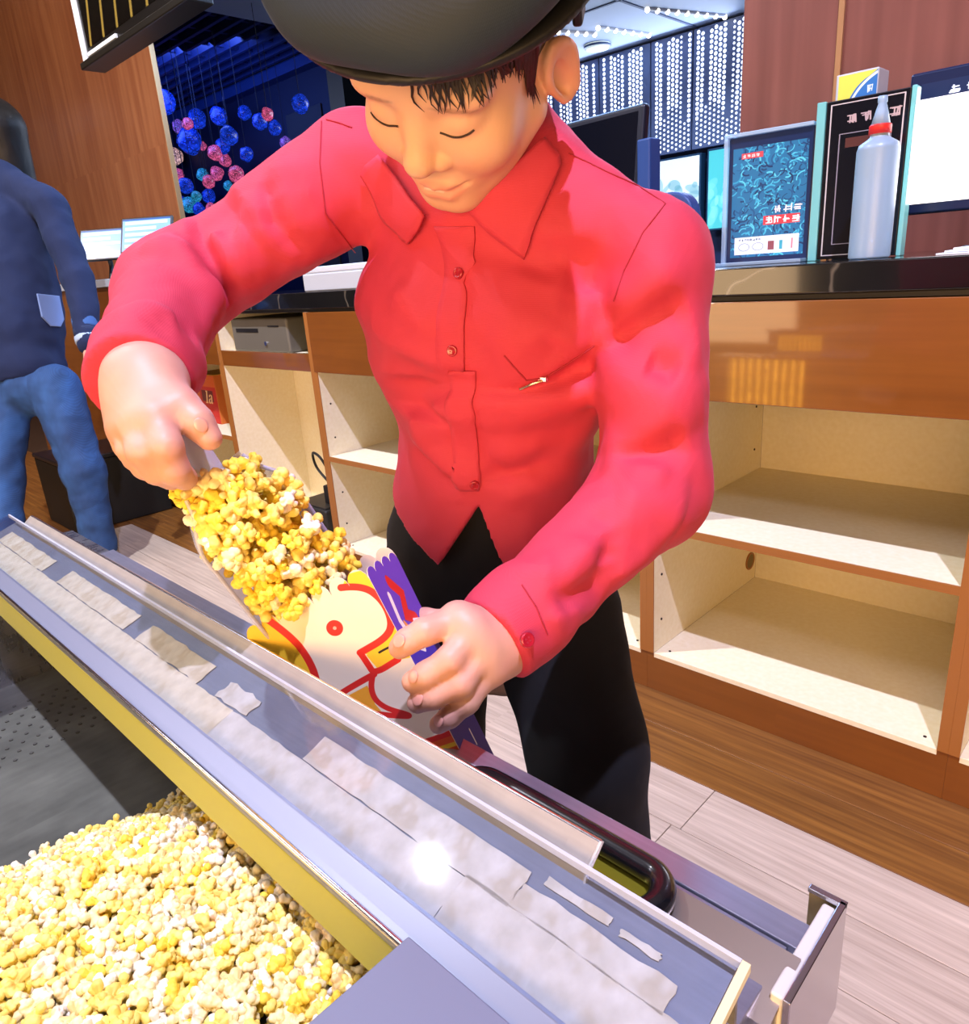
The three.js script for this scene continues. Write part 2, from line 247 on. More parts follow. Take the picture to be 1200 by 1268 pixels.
// ------------------------------------------------------------------ popcorn warmer in the foreground
const XL = -1.46, XR = -0.12;
const warmer = thing('popcorn_warmer', 'stainless steel popcorn warmer with clear shelf and heap of popcorn', 'popcorn warmer', [0, 0.2173, 0]);
warmer.scale.setScalar(0.806);
const inWarmer = (p) => [p[0] * 0.806, p[1] * 0.806 + 0.2173, p[2] * 0.806];
{
  const cabinetSteel = std({ color: 0x8d8a85, metalness: 1, roughness: 0.42 });
  part('body', block(XL, -0.14, -0.268, 0.46, -0.32, 0.3, 0.006), cabinetSteel, warmer);
  part('far_wall', block(XL, -0.14, 0.46, 0.722, -0.315, -0.3, 0.002), steelMat, warmer);
  part('left_wall', block(XL, XL + 0.012, 0.46, 0.72, -0.3, 0.3, 0.002), steelMat, warmer);
  part('near_wall', block(XL, -0.14, 0.46, 0.72, 0.288, 0.3, 0.002), steelMat, warmer);
  const binMat = std({ map: rep(tex(256, 256, (u, v) => mixc(hex(0x43443c), hex(0x6a6b60), 0.5 + fbm(u * 5, v * 5, 3, 5) + 0.3 * fbm(u * 40, v * 8, 9, 2))), 2, 2), metalness: 0.45, roughness: 0.6 });
  const bin = part('bin_floor', block(XL, -0.14, 0.46, 0.47, -0.3, 0.288, 0.001), binMat, warmer);
  // drain holes of the floor, one by one near the visible corner
  const hole = new THREE.CylinderGeometry(0.003, 0.003, 0.0016, 10), hm = std({ color: 0x45443c, roughness: 0.7, metalness: 0.3 });
  for (let i = 0; i < 9; i++) for (let j = 0; j < 14; j++) { const g = hole.clone(); g.translate(XL + 0.1 + i * 0.022, 0.4705, -0.28 + j * 0.022 + (i % 2) * 0.011); part('drain_hole', g, hm, bin); }
  // top plate over the right end
  const plate = part('top_plate', block(-0.302, -0.14, 0.716, 0.722, -0.205, 0.3, 0.0015), std({ color: 0x878d9d, metalness: 0.45, roughness: 0.5 }), warmer);
  part('plate_skirt', block(-0.302, -0.298, 0.47, 0.716, -0.205, 0.3, 0.001), steelMat, warmer);
  // sloped steel tray below the clear shelf
  const trayMat = std({ map: rep(steelTex, 4, 4), color: 0xb4b4b2, metalness: 0.4, roughness: 0.5 });
  part('tray', strip([[-0.298, 0.7455], [-0.206, 0.7135], [-0.206, 0.7105], [-0.298, 0.742]], -1.5, -0.128), trayMat, warmer);
  part('tray_fold', strip([[-0.298, 0.7455], [-0.298, 0.70], [-0.301, 0.70], [-0.301, 0.7465]], -1.5, -0.128), trayMat, warmer);
  // rail at the edge of the opening: a folded steel angle with a bright nose
  const rail = part('rail', strip([[-0.222, 0.7265], [-0.206, 0.7205], [-0.2, 0.7185], [-0.1985, 0.712], [-0.2, 0.702], [-0.202, 0.702], [-0.2015, 0.711], [-0.207, 0.7175], [-0.223, 0.7235]], -1.46, -0.1), std({ color: 0x8d93a4, metalness: 0.55, roughness: 0.35 }), warmer);
  part('rail_nose', tube([[-1.46, 0.7178, -0.1995], [-0.8, 0.7178, -0.1995], [-0.1, 0.7178, -0.1995]], 0.0024, 12, 10), std({ color: 0xe8ebf2, metalness: 1, roughness: 0.14 }), rail);
  // acrylic guard hanging below the rail, popcorn reflection painted in as its yellow
  const guard = part('yellow_reflect_guard', block(-1.46, -0.309, 0.662, 0.7075, -0.2035, -0.1985, 0.0008), phy({ color: 0xc0c052, roughness: 0.5, transmission: 0.15, thickness: 0.0, ior: 1.49 }), warmer);
  part('guard_end', block(-0.3105, -0.3085, 0.662, 0.7075, -0.2042, -0.198, 0.0004), std({ color: 0x57501c, roughness: 0.4 }), guard);
  // clear shelf sheet, sloping down to the opening
  const clear = phy({ color: 0xf4f8ff, roughness: 0.04, transmission: 1, thickness: 0, ior: 1.49 });
  const sheet = part('clear_shelf', strip([[-0.2945, 0.7575], [-0.2195, 0.7318], [-0.2195, 0.7268], [-0.2945, 0.7525]], -1.52, -0.124), clear, warmer);
  const shelfEdge = phy({ color: 0xe9e2b4, roughness: 0.3, transmission: 0.25, thickness: 0, ior: 1.49 });
  part('polished_edge', strip([[-0.2945, 0.7577], [-0.2192, 0.732], [-0.2192, 0.7262], [-0.2945, 0.752]], -0.1238, -0.119), shelfEdge, sheet);
  part('polished_edge', strip([[-0.2947, 0.7578], [-0.2925, 0.7572], [-0.2925, 0.752], [-0.2947, 0.7522]], -1.52, -0.124), phy({ color: 0xd9dfea, roughness: 0.25, transmission: 0.4, thickness: 0, ior: 1.49 }), sheet);
  // steel flap along the far side
  const flap = part('rim_flap', strip([[-0.3135, 0.7615], [-0.311, 0.7625], [-0.2945, 0.7485], [-0.2925, 0.7405], [-0.2945, 0.7405], [-0.2962, 0.7475]], -1.45, -0.2285), std({ map: rep(steelTex, 4, 4), color: 0xece2ca, metalness: 0.3, roughness: 0.42 }), warmer);
  part('rim_bead', tube([[-1.45, 0.7612, -0.3128], [-0.8, 0.7612, -0.3128], [-0.2285, 0.7612, -0.3128]], 0.0019, 8, 8), std({ color: 0xeceef4, metalness: 1, roughness: 0.2 }), flap);
  part('end_lip', strip([[-0.314, 0.762], [-0.3115, 0.7635], [-0.294, 0.749], [-0.2905, 0.738], [-0.294, 0.738], [-0.2965, 0.747]], -0.2288, -0.2272), std({ color: 0xf2f2ee, metalness: 0.7, roughness: 0.25 }), flap);
  // strips of old yellowed tape and paper stuck under the clear shelf
  const paperTex = tex(256, 256, (u, v) => { const f = fbm(u * 6, v * 6, 2, 5), s = Math.exp(-Math.pow(fbm(u * 4, v * 4, 11, 3) * 9 + 2.4, 2)); return mixc(mixc(hex(0xcfc6ae), hex(0xf1ead6), 0.5 + f), hex(0xb59c72), s * 0.3); });
  const paperMats = [0, 1].map((k) => std({ map: rep(paperTex, 9, 9), color: k ? 0xe9e6de : 0xf6ecd2, roughness: 0.85, side: THREE.DoubleSide }));
  const r = rngOf(5);
  const scrap = (x0, x1, a0, a1, m, rough = 0.0018) => {                       // torn outline on the sloping tray, a = 0 far .. 1 near
    const pts = [], N = Math.max(6, Math.round((x1 - x0) / 0.012));
    for (let i = 0; i <= N; i++) pts.push([lerp(x0, x1, i / N), a0 + (r() - 0.5) * rough / 0.08]);
    for (let j = 1; j < 4; j++) pts.push([x1 + (r() - 0.5) * rough * 2, lerp(a0, a1, j / 4)]);
    for (let i = N; i >= 0; i--) pts.push([lerp(x0, x1, i / N), a1 + (r() - 0.5) * rough / 0.08]);
    for (let j = 3; j > 0; j--) pts.push([x0 + (r() - 0.5) * rough * 2, lerp(a0, a1, j / 4)]);
    const g = new THREE.ExtrudeGeometry(new THREE.Shape(pts.map(([x, a]) => new THREE.Vector2(x, a * 0.0975))), { depth: 0.0004, bevelEnabled: false });
    const p = g.attributes.position, dz = 0.092, dy = -0.032, L = Math.hypot(dz, dy);
    for (let i = 0; i < p.count; i++) { const x = p.getX(i), s = p.getY(i), t = p.getZ(i); p.setXYZ(i, x, 0.7463 + dy * s / L + t * dz / L, -0.298 + dz * s / L + t * dy / -L); }
    g.computeVertexNormals(); metricUV(g); part('paper_strip', g, m, warmer);
  };
  scrap(-1.5, -0.62, 0.47, 0.83, paperMats[0], 0.001); scrap(-0.62, -0.3, 0.47, 0.82, paperMats[1], 0.0012); scrap(-0.3, -0.135, 0.44, 0.86, paperMats[1], 0.0014);
  scrap(-1.46, -1.22, 0.2, 0.46, paperMats[0], 0.0016); scrap(-1.15, -0.9, 0.19, 0.46, paperMats[0], 0.0016); scrap(-0.86, -0.7, 0.2, 0.46, paperMats[0], 0.002); scrap(-0.66, -0.6, 0.24, 0.45, paperMats[1], 0.003);
  scrap(-0.5, -0.262, 0.19, 0.46, paperMats[1], 0.0012); scrap(-0.262, -0.15, 0.27, 0.45, paperMats[1], 0.0018); scrap(-0.25, -0.2, 0.15, 0.21, paperMats[1], 0.001); scrap(-0.192, -0.165, 0.17, 0.22, paperMats[1], 0.001);
  // lower service ledge towards the aisle
  part('ledge', block(-1.46, -0.128, 0.648, 0.656, -0.434, -0.409, 0.001), std({ map: rep(steelTex, 3, 3), color: 0xe6e8f4, metalness: 0.75, roughness: 0.28 }), warmer);
  part('ledge', block(-1.46, -0.14, 0.646, 0.654, -0.4082, -0.316, 0.001), std({ map: rep(steelTex, 3, 3), color: 0xd9dae6, metalness: 0.75, roughness: 0.32 }), warmer);
  part('ledge_front', block(-1.7, -0.128, -0.268, 0.648, -0.434, -0.32, 0.001), steelMat, warmer);
  // lit, ribbed window on the aisle side of the warmer
  const ribs = tex(512, 64, (u, v) => { const k = 0.3 + 0.7 * Math.pow(0.5 + 0.5 * Math.sin(u * 6.2832 * 9), 1.5) * (0.7 + 0.6 * noise(u * 24, v * 14, 2)); return [k, k * 0.96, k * 0.85]; });
  const glow = std({ color: 0x2a1a06, roughness: 0.4, emissive: 0xffb848, emissiveMap: ribs, emissiveIntensity: 16 });
  const win = part('lit_window', new THREE.PlaneGeometry(0.36, 0.33).rotateY(Math.PI).translate(-1.45, 0.475, -0.4362), glow, warmer); part('window_frame', block(-1.46, -0.18, 0.29, 0.31, -0.442, -0.434, 0.002), brightSteel, win);
  part('lit_window', new THREE.PlaneGeometry(0.2, 0.07).rotateY(Math.PI).translate(-1.35, 0.698, -0.3175), glow, warmer);
  area(0xffb848, 1.5, 0.29, 0.26, [-1.17, 0.6, -0.36], [-1.17, 0.6, -2]);
  // end bracket of the ledge
  const br = part('end_bracket', block(-0.124, -0.119, 0.56, 0.664, -0.462, -0.36, 0.0008), brightSteel, warmer);
  part('bracket_lip', block(-0.146, -0.119, 0.66, 0.664, -0.464, -0.458, 0.0008), brightSteel, br);
  part('bracket_pad', block(-0.134, -0.125, 0.62, 0.6595, -0.457, -0.364, 0.002), std({ color: 0xcfc9b8, roughness: 0.75 }), br);
  part('bracket_back', block(-0.146, -0.124, 0.56, 0.66, -0.464, -0.4615, 0.0008), std({ color: 0xb9ad84, metalness: 0.6, roughness: 0.4 }), br);
  part('slanted_cover', strip([[-0.398, 0.662], [-0.318, 0.64], [-0.318, 0.636], [-0.398, 0.658]], -0.23, -0.127), std({ color: 0xb7a897, metalness: 0.9, roughness: 0.3 }), warmer);
  part('foot_shelf', block(-0.12, 0.02, 0.565, 0.572, -0.40, -0.1, 0.001), std({ color: 0xa58d84, metalness: 0.8, roughness: 0.35 }), warmer);
  // oval drip bowl with a black rubber ring
  const ring = [], bowl = [], cxr = -0.243, zc = -0.3705, R0 = 0.024, y0 = 0.668;
  for (let i = 0; i <= 14; i++) { const a = -Math.PI / 2 + Math.PI * i / 14; ring.push([cxr + Math.cos(a) * R0 * 0.9, y0, zc + Math.sin(a) * R0]); }
  for (let i = 0; i <= 14; i++) { const a = Math.PI / 2 + Math.PI * i / 14; ring.push([-0.41 + Math.cos(a) * R0 * 0.9, y0, zc + Math.sin(a) * R0]); }
  const rg = part('rubber_ring', tube(ring, 0.0105, 160, 14, true), phy({ color: 0x101114, roughness: 0.25, clearcoat: 0.5 }), warmer);
  const sh = new THREE.Shape(ring.map(([x, , z]) => new THREE.Vector2(x, -z))); const bg = new THREE.ExtrudeGeometry(sh, { depth: 0.004, bevelEnabled: false }); bg.rotateX(-Math.PI / 2); bg.translate(0, 0.6545, 0);
  part('drip_bowl', metricUV(bg), phy({ color: 0x8f8626, metalness: 0.5, roughness: 0.25 }), warmer);
}
// ------------------------------------------------------------------ popcorn
const kernelGeos = [];
for (let k = 0; k < 7; k++) {
  const r = rngOf(100 + k), lobes = [], n = 10 + Math.floor(r() * 5);
  for (let i = 0; i < n; i++) { const u = r() * 2 - 1, a = r() * 6.283, s = Math.sqrt(1 - u * u), d = 0.5 + r() * 0.34; lobes.push([s * Math.cos(a) * d, u * d * 0.8, s * Math.sin(a) * d, 0.22 + r() * 0.2]); }
  lobes.push([0, 0, 0, 0.42]);
  const g = mergeVertices(new THREE.IcosahedronGeometry(1, 9).deleteAttribute('normal').deleteAttribute('uv')), p = g.attributes.position, c = new Float32Array(p.count * 3);
  const hx = r() * 2 - 1, hy = r() * 2 - 1, hz = r() * 2 - 1, hl = Math.hypot(hx, hy, hz);
  for (let i = 0; i < p.count; i++) {
    const x = p.getX(i), y = p.getY(i), z = p.getZ(i); let R = 0.2;
    for (const [lx, ly, lz, lr] of lobes) { const b = x * lx + y * ly + z * lz, q = b * b - (lx * lx + ly * ly + lz * lz - lr * lr); if (q > 0) R = Math.max(R, b + Math.sqrt(q)); }
    R *= 1 + 0.1 * noise(x * 4 + k, y * 4, z * 4) + 0.07 * noise(x * 9 + k, y * 9, z * 9);
    p.setXYZ(i, x * R, y * R, z * R);
    const husk = sstep(0.55, 0.8, (x * hx + y * hy + z * hz) / hl + 0.35 * noise(x * 3, y * 3 + k, z * 3)), m = clamp(0.5 + 0.9 * noise(x * 2.2 + 3 * k, y * 2.2, z * 2.2));
    const col = mixc(mixc([1, 1, 1], [1, 0.93, 0.66], m), [0.85, 0.55, 0.18], husk * 0.5); c[3 * i] = col[0]; c[3 * i + 1] = col[1]; c[3 * i + 2] = col[2];
  }
  g.setAttribute('color', new THREE.BufferAttribute(c, 3)); g.computeVertexNormals(); kernelGeos.push(g);
}
const cornCols = [0xf6dc4e, 0xf7e27a, 0xf6e8b2, 0xf8f1de], cornMats = cornCols.map((c) => phy({ color: c, vertexColors: true, roughness: 0.62, sheen: 0.2 }));
const popOf = (r, warm) => { const q = r(); return warm ? (q < 0.5 ? 0 : q < 0.78 ? 1 : q < 0.9 ? 2 : 3) : (q < 0.07 ? 0 : q < 0.38 ? 1 : q < 0.78 ? 2 : 3); };
function kernel(p, size, mi, r, label, group) {
  label = ['deep yellow buttered ', 'yellow ', 'pale cream ', 'almost white '][mi] + label;
  const m = single('popcorn', kernelGeos[Math.floor(r() * kernelGeos.length)], cornMats[mi], label, 'popcorn', group);
  m.position.set(...p); m.rotation.set(r() * 6.28, r() * 6.28, r() * 6.28); m.scale.setScalar(size); return m;
}
{
  const r = rngOf(77), surf = (x, z) => 0.47 + 0.155 * sstep(-0.97, -0.62, x + 0.25 * (z + 0.1)) * (1 - 0.22 * sstep(0.05, 0.5, z)) + 0.012 * fbm(x * 9, z * 9, 4, 3);
  const spots = [];
  for (let x = -1.02; x < -0.312; x += 0.0116) for (let z = -0.285; z < 0.2; z += 0.0116) { const px = x + (r() - 0.5) * 0.011, pz = z + (r() - 0.5) * 0.011; if (px > -0.314 || pz < -0.288) continue; const h = surf(px, pz); if (h < 0.476) continue; spots.push([px, h + (r() - 0.6) * 0.008, pz]); }
  // the nearest pieces on the open side of the heap are single objects
  const d2 = (p) => Math.hypot(p[0] + 0.12, p[1] - 1.05, p[2] + 0.02) + (p[2] > -0.035 - (p[0] + 0.3) * 0.12 ? 5 : 0);
  spots.sort((a, b) => d2(a) - d2(b));
  const own = spots.splice(0, 150);
  for (const p of own) kernel(inWarmer(p), 0.0066 + r() * 0.0026, popOf(r, false), r, 'popped kernel lying on the heap in the steel warmer', 'popcorn heap in the warmer');
  for (let i = 0; i < 2600; i++) { const x = -0.95 + r() * 0.63, z = -0.28 + r() * 0.45, h = surf(x, z); if (h > 0.49) spots.push([x, h - 0.009 - r() * 0.01, z]); }
  const im = new THREE.InstancedMesh(kernelGeos[2], phy({ color: 0xffffff, vertexColors: true, roughness: 0.65 }), spots.length), M = new THREE.Matrix4(), q = new THREE.Quaternion(), e = new THREE.Euler(), cc = new THREE.Color();
  spots.forEach((p, i) => { e.set(r() * 6.28, r() * 6.28, r() * 6.28); const s = 0.0066 + r() * 0.0022; M.compose(V(inWarmer(p)), q.setFromEuler(e), new THREE.Vector3(s, s, s)); im.setMatrixAt(i, M); im.setColorAt(i, cc.set(cornCols[popOf(r, false)])); });
  im.name = 'popcorn_mass'; im.userData = { kind: 'stuff', label: 'rest of the popcorn heap filling the steel warmer', category: 'popcorn' }; shadows(im); scene.add(im);
}

// ------------------------------------------------------------------ the young server in the red shirt
const HO = [-0.4646, 1.2887, -0.4695], HL = [0.8889, -0.2595, -0.3776], HU = [0.455, 0.5955, 0.662], HF = [0.0531, -0.7603, 0.6474];
const headIn = (x, y, z) => { const a = x - HO[0], b = y - HO[1], c = z - HO[2]; return [a * HL[0] + b * HL[1] + c * HL[2], a * HU[0] + b * HU[1] + c * HU[2], a * HF[0] + b * HF[1] + c * HF[2]]; };
const headOut = (x, y, z) => [HO[0] + x * HL[0] + y * HU[0] + z * HF[0], HO[1] + x * HL[1] + y * HU[1] + z * HF[1], HO[2] + x * HL[2] + y * HU[2] + z * HF[2]];
const headM = new THREE.Matrix4().set(HL[0], HU[0], HF[0], HO[0], HL[1], HU[1], HF[1], HO[1], HL[2], HU[2], HF[2], HO[2], 0, 0, 0, 1);
const cranium = ell(0, 0.04, -0.012, 0.0735, 0.085, 0.092);
const headF = (() => {
  const face = ell(0, -0.026, 0.026, 0.06, 0.078, 0.054), jaw1 = cone(0.05, -0.05, 0.0, 0.02, 0.012, -0.088, 0.058, 0.015), chin = ell(0, -0.088, 0.062, 0.02, 0.015, 0.016);
  const cheek = ell(0.036, -0.03, 0.053, 0.027, 0.026, 0.026), brow = ell(0.028, 0.021, 0.066, 0.028, 0.012, 0.014), lid = ell(0.031, 0.0, 0.062, 0.017, 0.0125, 0.0165), socket = ell(0.03, 0.006, 0.092, 0.019, 0.01, 0.012);
  const bridge = cone(-0.001, 0.012, 0.069, 0.008, -0.002, -0.024, 0.09, 0.0095), tip = ell(-0.002, -0.029, 0.0915, 0.012, 0.0095, 0.0108), ala = ell(0.0125, -0.033, 0.081, 0.0085, 0.0074, 0.0092), nostril = ell(0.0078, -0.039, 0.0885, 0.0046, 0.0036, 0.0052);
  const muzzle = ell(0, -0.062, 0.062, 0.03, 0.02, 0.02), upLip = chain([[[-0.0275, -0.0575, 0.0695], 0.0028], [[-0.012, -0.0605, 0.0795], 0.0042], [[0, -0.062, 0.0822], 0.0042], [[0.012, -0.0605, 0.0795], 0.0042], [[0.0275, -0.0575, 0.0695], 0.0028]], 0.003);
  const loLip = chain([[[-0.022, -0.066, 0.0705], 0.003], [[-0.01, -0.0715, 0.0785], 0.0052], [[0.01, -0.0715, 0.0785], 0.0052], [[0.022, -0.066, 0.0705], 0.003]], 0.003), slit = chain([[[-0.0285, -0.059, 0.0735], 0.0014], [[-0.012, -0.0662, 0.085], 0.0026], [[0.012, -0.0662, 0.085], 0.0026], [[0.0285, -0.059, 0.0735], 0.0014]], 0.002);
  const ear = (x, y, z) => {                          // flattened shell with a hollow, leaning out and back
    const X = x - 0.0735, Y = y + 0.034, Z = z + 0.018, a = 0.4, c = Math.cos(a), s = Math.sin(a); const u = X * c + Z * s, w = -X * s + Z * c;   // u: thickness, w: front-back
    const yy = Y * 0.97 + w * 0.25, ww = w * 0.97 - Y * 0.25;
    const rr = Math.hypot(yy / 0.0315, (ww + 0.006) / (0.0145 + 0.004 * sstep(-0.02, 0.02, yy))), outer = Math.max((rr - 1) * 0.02, Math.abs(u) - 0.0058);
    const rim = Math.max(Math.hypot((rr - 0.88) * 0.02, u - 0.0035) - 0.0042, 0 - yy - 0.026);
    const hollow = ell(0.0062, -0.001, 0.0, 0.0078, 0.02, 0.0115)(u, yy, ww);
    return smin(smax(outer, -hollow, 0.003), rim, 0.003);
  };
  return (x, y, z) => {
    const ax = Math.abs(x);
    let d = smin(cranium(x, y, z), face(x, y, z), 0.03);
    if (d > 0.06) return d;
    d = smin(d, jaw1(ax, y, z), 0.025); d = smin(d, chin(x, y, z), 0.02); d = smin(d, cheek(ax, y, z), 0.02); d = smin(d, brow(ax, y, z), 0.014); d = smax(d, -socket(ax, y, z), 0.012); d = smin(d, lid(ax, y, z), 0.006);
    d = smin(d, bridge(x, y, z), 0.014); d = smin(d, tip(x, y, z), 0.008); d = smin(d, ala(ax, y, z), 0.005); d = smax(d, -nostril(ax, y, z), 0.002);
    d = smin(d, muzzle(x, y, z), 0.014); d = smin(d, upLip(x, y, z), 0.004); d = smin(d, loLip(x, y, z), 0.005); d = smax(d, -slit(x, y, z), 0.002);
    d = smin(d, ear(x, y, z), 0.006); d = smin(d, ear(-x, y, z), 0.006);
    return d;
  };
})();
const skinC = [0.74, 0.44, 0.27];
const faceCol = (lx, ly, lz) => {
  const ax = Math.abs(lx); let c = skinC.slice(); const n = 1 + 0.06 * fbm(lx * 60, ly * 60, lz * 60, 3); c = c.map((v) => v * n);
  const bl = Math.exp(-(Math.pow((ax - 0.038) / 0.017, 2) + Math.pow((ly + 0.034) / 0.014, 2))) * (lz > 0.04 ? 1 : 0); c = mixc(c, [0.78, 0.34, 0.2], bl * 0.35);
  const lip = (lz > 0.062 ? 1 : 0) * sstep(1.15, 0.85, Math.hypot(lx / 0.0255, (ly + 0.0655) / 0.0098)); c = mixc(c, [0.72, 0.28, 0.2], lip * 0.7);
  const teeth = (lz > 0.07 ? 1 : 0) * sstep(1.2, 0.8, Math.hypot((lx + 0.002) / 0.011, (ly + 0.0655) / 0.0016)); c = mixc(c, [0.85, 0.78, 0.62], teeth * 0.8);
  const br = (lz > 0.05 ? 1 : 0) * sstep(1.15, 0.75, Math.hypot((ax - 0.033) / 0.019, (ly - 0.0175 - 0.16 * (0.033 - ax)) / 0.0034)) * (0.6 + 0.5 * noise(lx * 700, ly * 200, 1)); c = mixc(c, [0.12, 0.06, 0.03], clamp(br) * 0.65);
  const ear = sstep(0.07, 0.078, ax) * (lz < 0.02 ? 1 : 0); c = mixc(c, [0.78, 0.36, 0.24], ear * 0.5);
  return c;
};
// joints (world metres)
const J = {
  hip: [-0.6047,0.7626,-0.6134], lsh: [-0.386,1.1203,-0.6275], rsh: [-0.66,1.2249,-0.5137], lel: [-0.3583,0.9093,-0.5862], lwr: [-0.3742,0.836,-0.3717], rel: [-0.7639,1.12,-0.3379], rwr: [-0.5889,1.0555,-0.2221],
};
const mid = (a, b, t = 0.5) => [lerp(a[0], b[0], t), lerp(a[1], b[1], t), lerp(a[2], b[2], t)];
const along = (a, b, s) => { const d = V(b).sub(V(a)).normalize(); return [a[0] + d.x * s, a[1] + d.y * s, a[2] + d.z * s]; };
const shoulderMid = mid(J.lsh, J.rsh);
const tU = V(shoulderMid).sub(V(J.hip)), TL = tU.length(); tU.normalize();
const tL = V(J.lsh).sub(V(J.rsh)); tL.addScaledVector(tU, -tL.dot(tU)).normalize();
const tF = tL.clone().cross(tU).normalize();
const torsoIn = (x, y, z) => { const a = x - J.hip[0], b = y - J.hip[1], c = z - J.hip[2]; return [a * tL.x + b * tL.y + c * tL.z, a * tU.x + b * tU.y + c * tU.z, a * tF.x + b * tF.y + c * tF.z]; };
const prof = (tab, t) => { if (t <= tab[0][0]) return tab[0]; for (let i = 1; i < tab.length; i++) if (t < tab[i][0]) { const a = tab[i - 1], b = tab[i], u = sstep(a[0], b[0], t); return a.map((v, k) => lerp(v, b[k], u)); } return tab[tab.length - 1]; };
// t (share of hip-to-shoulder), half width, half depth, forward offset
const shirtTab = [[-0.3, 0.15, 0.118, 0.005], [0.1, 0.142, 0.112, 0.004], [0.44, 0.108, 0.094, 0.0], [0.66, 0.136, 0.104, 0.004], [0.78, 0.152, 0.1, 0.002], [0.98, 0.12, 0.078, -0.01], [1.12, 0.06, 0.056, -0.012], [1.25, 0.03, 0.03, -0.015]];
const torsoShape = (tab, grow) => (x, y, z) => {
  const [a, t, b] = torsoIn(x, y, z), [, w, d, o] = prof(tab, t / TL), W = w + grow, D = d + grow; const q = Math.pow(Math.abs(a / W), 2.3) + Math.pow(Math.abs((b - o) / D), 2.3);
  return (Math.pow(q, 1 / 2.3) - 1) * Math.min(W, D) * 0.93;
};
const neckBase = [shoulderMid[0] + tU.x * 0.005 - tF.x * 0.012, shoulderMid[1] + tU.y * 0.005 - tF.y * 0.012, shoulderMid[2] + tU.z * 0.005 - tF.z * 0.012], nape = headOut(0, -0.055, -0.035);
const yokeTop = mid(neckBase, nape, 0.3);
const collarTop = mid(neckBase, nape, 0.62);
const shirtBase = (() => {
  const torso = torsoShape(shirtTab, 0), lUp = bone(J.lsh, 0.053, J.lel, 0.049), lLo = bone(J.lel, 0.049, J.lwr, 0.035), rUp = bone(J.rsh, 0.057, J.rel, 0.049), rLo = bone(J.rel, 0.049, J.rwr, 0.037);
  const lYoke = bone(J.lsh, 0.046, yokeTop, 0.056), rYoke = bone(J.rsh, 0.045, neckBase, 0.05), stand = bone(neckBase, 0.058, collarTop, 0.052);
  const lCuff = bone(along(J.lwr, J.lel, -0.002), 0.0385, along(J.lwr, J.lel, 0.042), 0.0435), rCuff = bone(along(J.rwr, J.rel, -0.004), 0.0385, along(J.rwr, J.rel, 0.042), 0.0445);
  const lDir = V(J.lwr).sub(V(J.lel)).normalize(), rDir = V(J.rwr).sub(V(J.rel)).normalize();
  return (x, y, z) => {
    let d = torso(x, y, z);
    d = Math.max(d, (torsoIn(x, y, z)[1] / TL - 1.2) * TL);
    d = smin(d, lYoke(x, y, z), 0.04); d = smin(d, rYoke(x, y, z), 0.04); d = smin(d, stand(x, y, z), 0.012);
    let l = smin(lUp(x, y, z), lLo(x, y, z), 0.03), r = smin(rUp(x, y, z), rLo(x, y, z), 0.03);
    l = smin(l, lCuff(x, y, z), 0.004); r = smin(r, rCuff(x, y, z), 0.004);
    const lc = (x - J.lwr[0]) * lDir.x + (y - J.lwr[1]) * lDir.y + (z - J.lwr[2]) * lDir.z, rc = (x - J.rwr[0]) * rDir.x + (y - J.rwr[1]) * rDir.y + (z - J.rwr[2]) * rDir.z;
    l = smax(l, lc, 0.003); r = smax(r, rc, 0.003);
    return smin(smin(d, l, 0.014), r, 0.022);
  };
})();
// hem: two tails with a notch at the front
const hemCut = (x, y, z) => {
  const [a, t, b] = torsoIn(x, y, z); if (b < -0.02) return 0.04 - t;
  const q = a - 0.02, s = Math.abs(q), h = s < 0.042 ? lerp(0.142, 0.064, s / 0.042) : q < 0 ? lerp(0.064, 0.12, clamp((s - 0.042) / 0.09)) : lerp(0.06, 0.1, clamp((s - 0.042) / 0.1));
  return (h - t) * 0.75;
};
const folds = [];
function fold(amp, width, ...segs) {
  const pts = segs.map((s) => drop(shirtBase, s)); let lo = [9, 9, 9], hi = [-9, -9, -9];
  const P = pts.map((p) => { [p.x, p.y, p.z].forEach((v, i) => { lo[i] = Math.min(lo[i], v); hi[i] = Math.max(hi[i], v); }); return [p.x, p.y, p.z]; });
  folds.push({ amp, width, P, lo: lo.map((v) => v - width * 2.4), hi: hi.map((v) => v + width * 2.4) });
}
// left sleeve (the one on the viewer's right)
fold(0.0275, 0.0210, [[-0.2022,1.1178,-0.3929],[-0.455,1.115,-0.884]], [[-0.2221,1.1082,-0.3685],[-0.4997,1.0934,-0.8291]], [[-0.2399,1.0943,-0.3441],[-0.5398,1.0621,-0.7742]]);
fold(-0.0154, 0.0217, [[-0.209,1.0962,-0.376],[-0.4702,1.0665,-0.846]], [[-0.2231,1.0877,-0.3579],[-0.502,1.0474,-0.8052]], [[-0.2363,1.0775,-0.3398],[-0.5316,1.0243,-0.7647]]);
fold(0.0255, 0.0168, [[-0.2389,1.0712,-0.3343],[-0.5375,1.0101,-0.7521]], [[-0.2214,1.0538,-0.3437],[-0.4981,0.9711,-0.7733]], [[-0.2076,1.0435,-0.3526],[-0.4671,0.9478,-0.7934]], [[-0.1959,1.0514,-0.3681],[-0.4408,0.9656,-0.8282]]);
fold(-0.0101, 0.0169, [[-0.219,1.0651,-0.3513],[-0.4928,0.9965,-0.7905]], [[-0.2056,1.0564,-0.3608],[-0.4625,0.977,-0.8117]]);
fold(0.0216, 0.0147, [[-0.2276,1.0224,-0.3227],[-0.5121,0.9003,-0.7261]], [[-0.2117,1.0311,-0.3428],[-0.4762,0.92,-0.7713]], [[-0.1962,1.0391,-0.362],[-0.4414,0.9379,-0.8146]]);
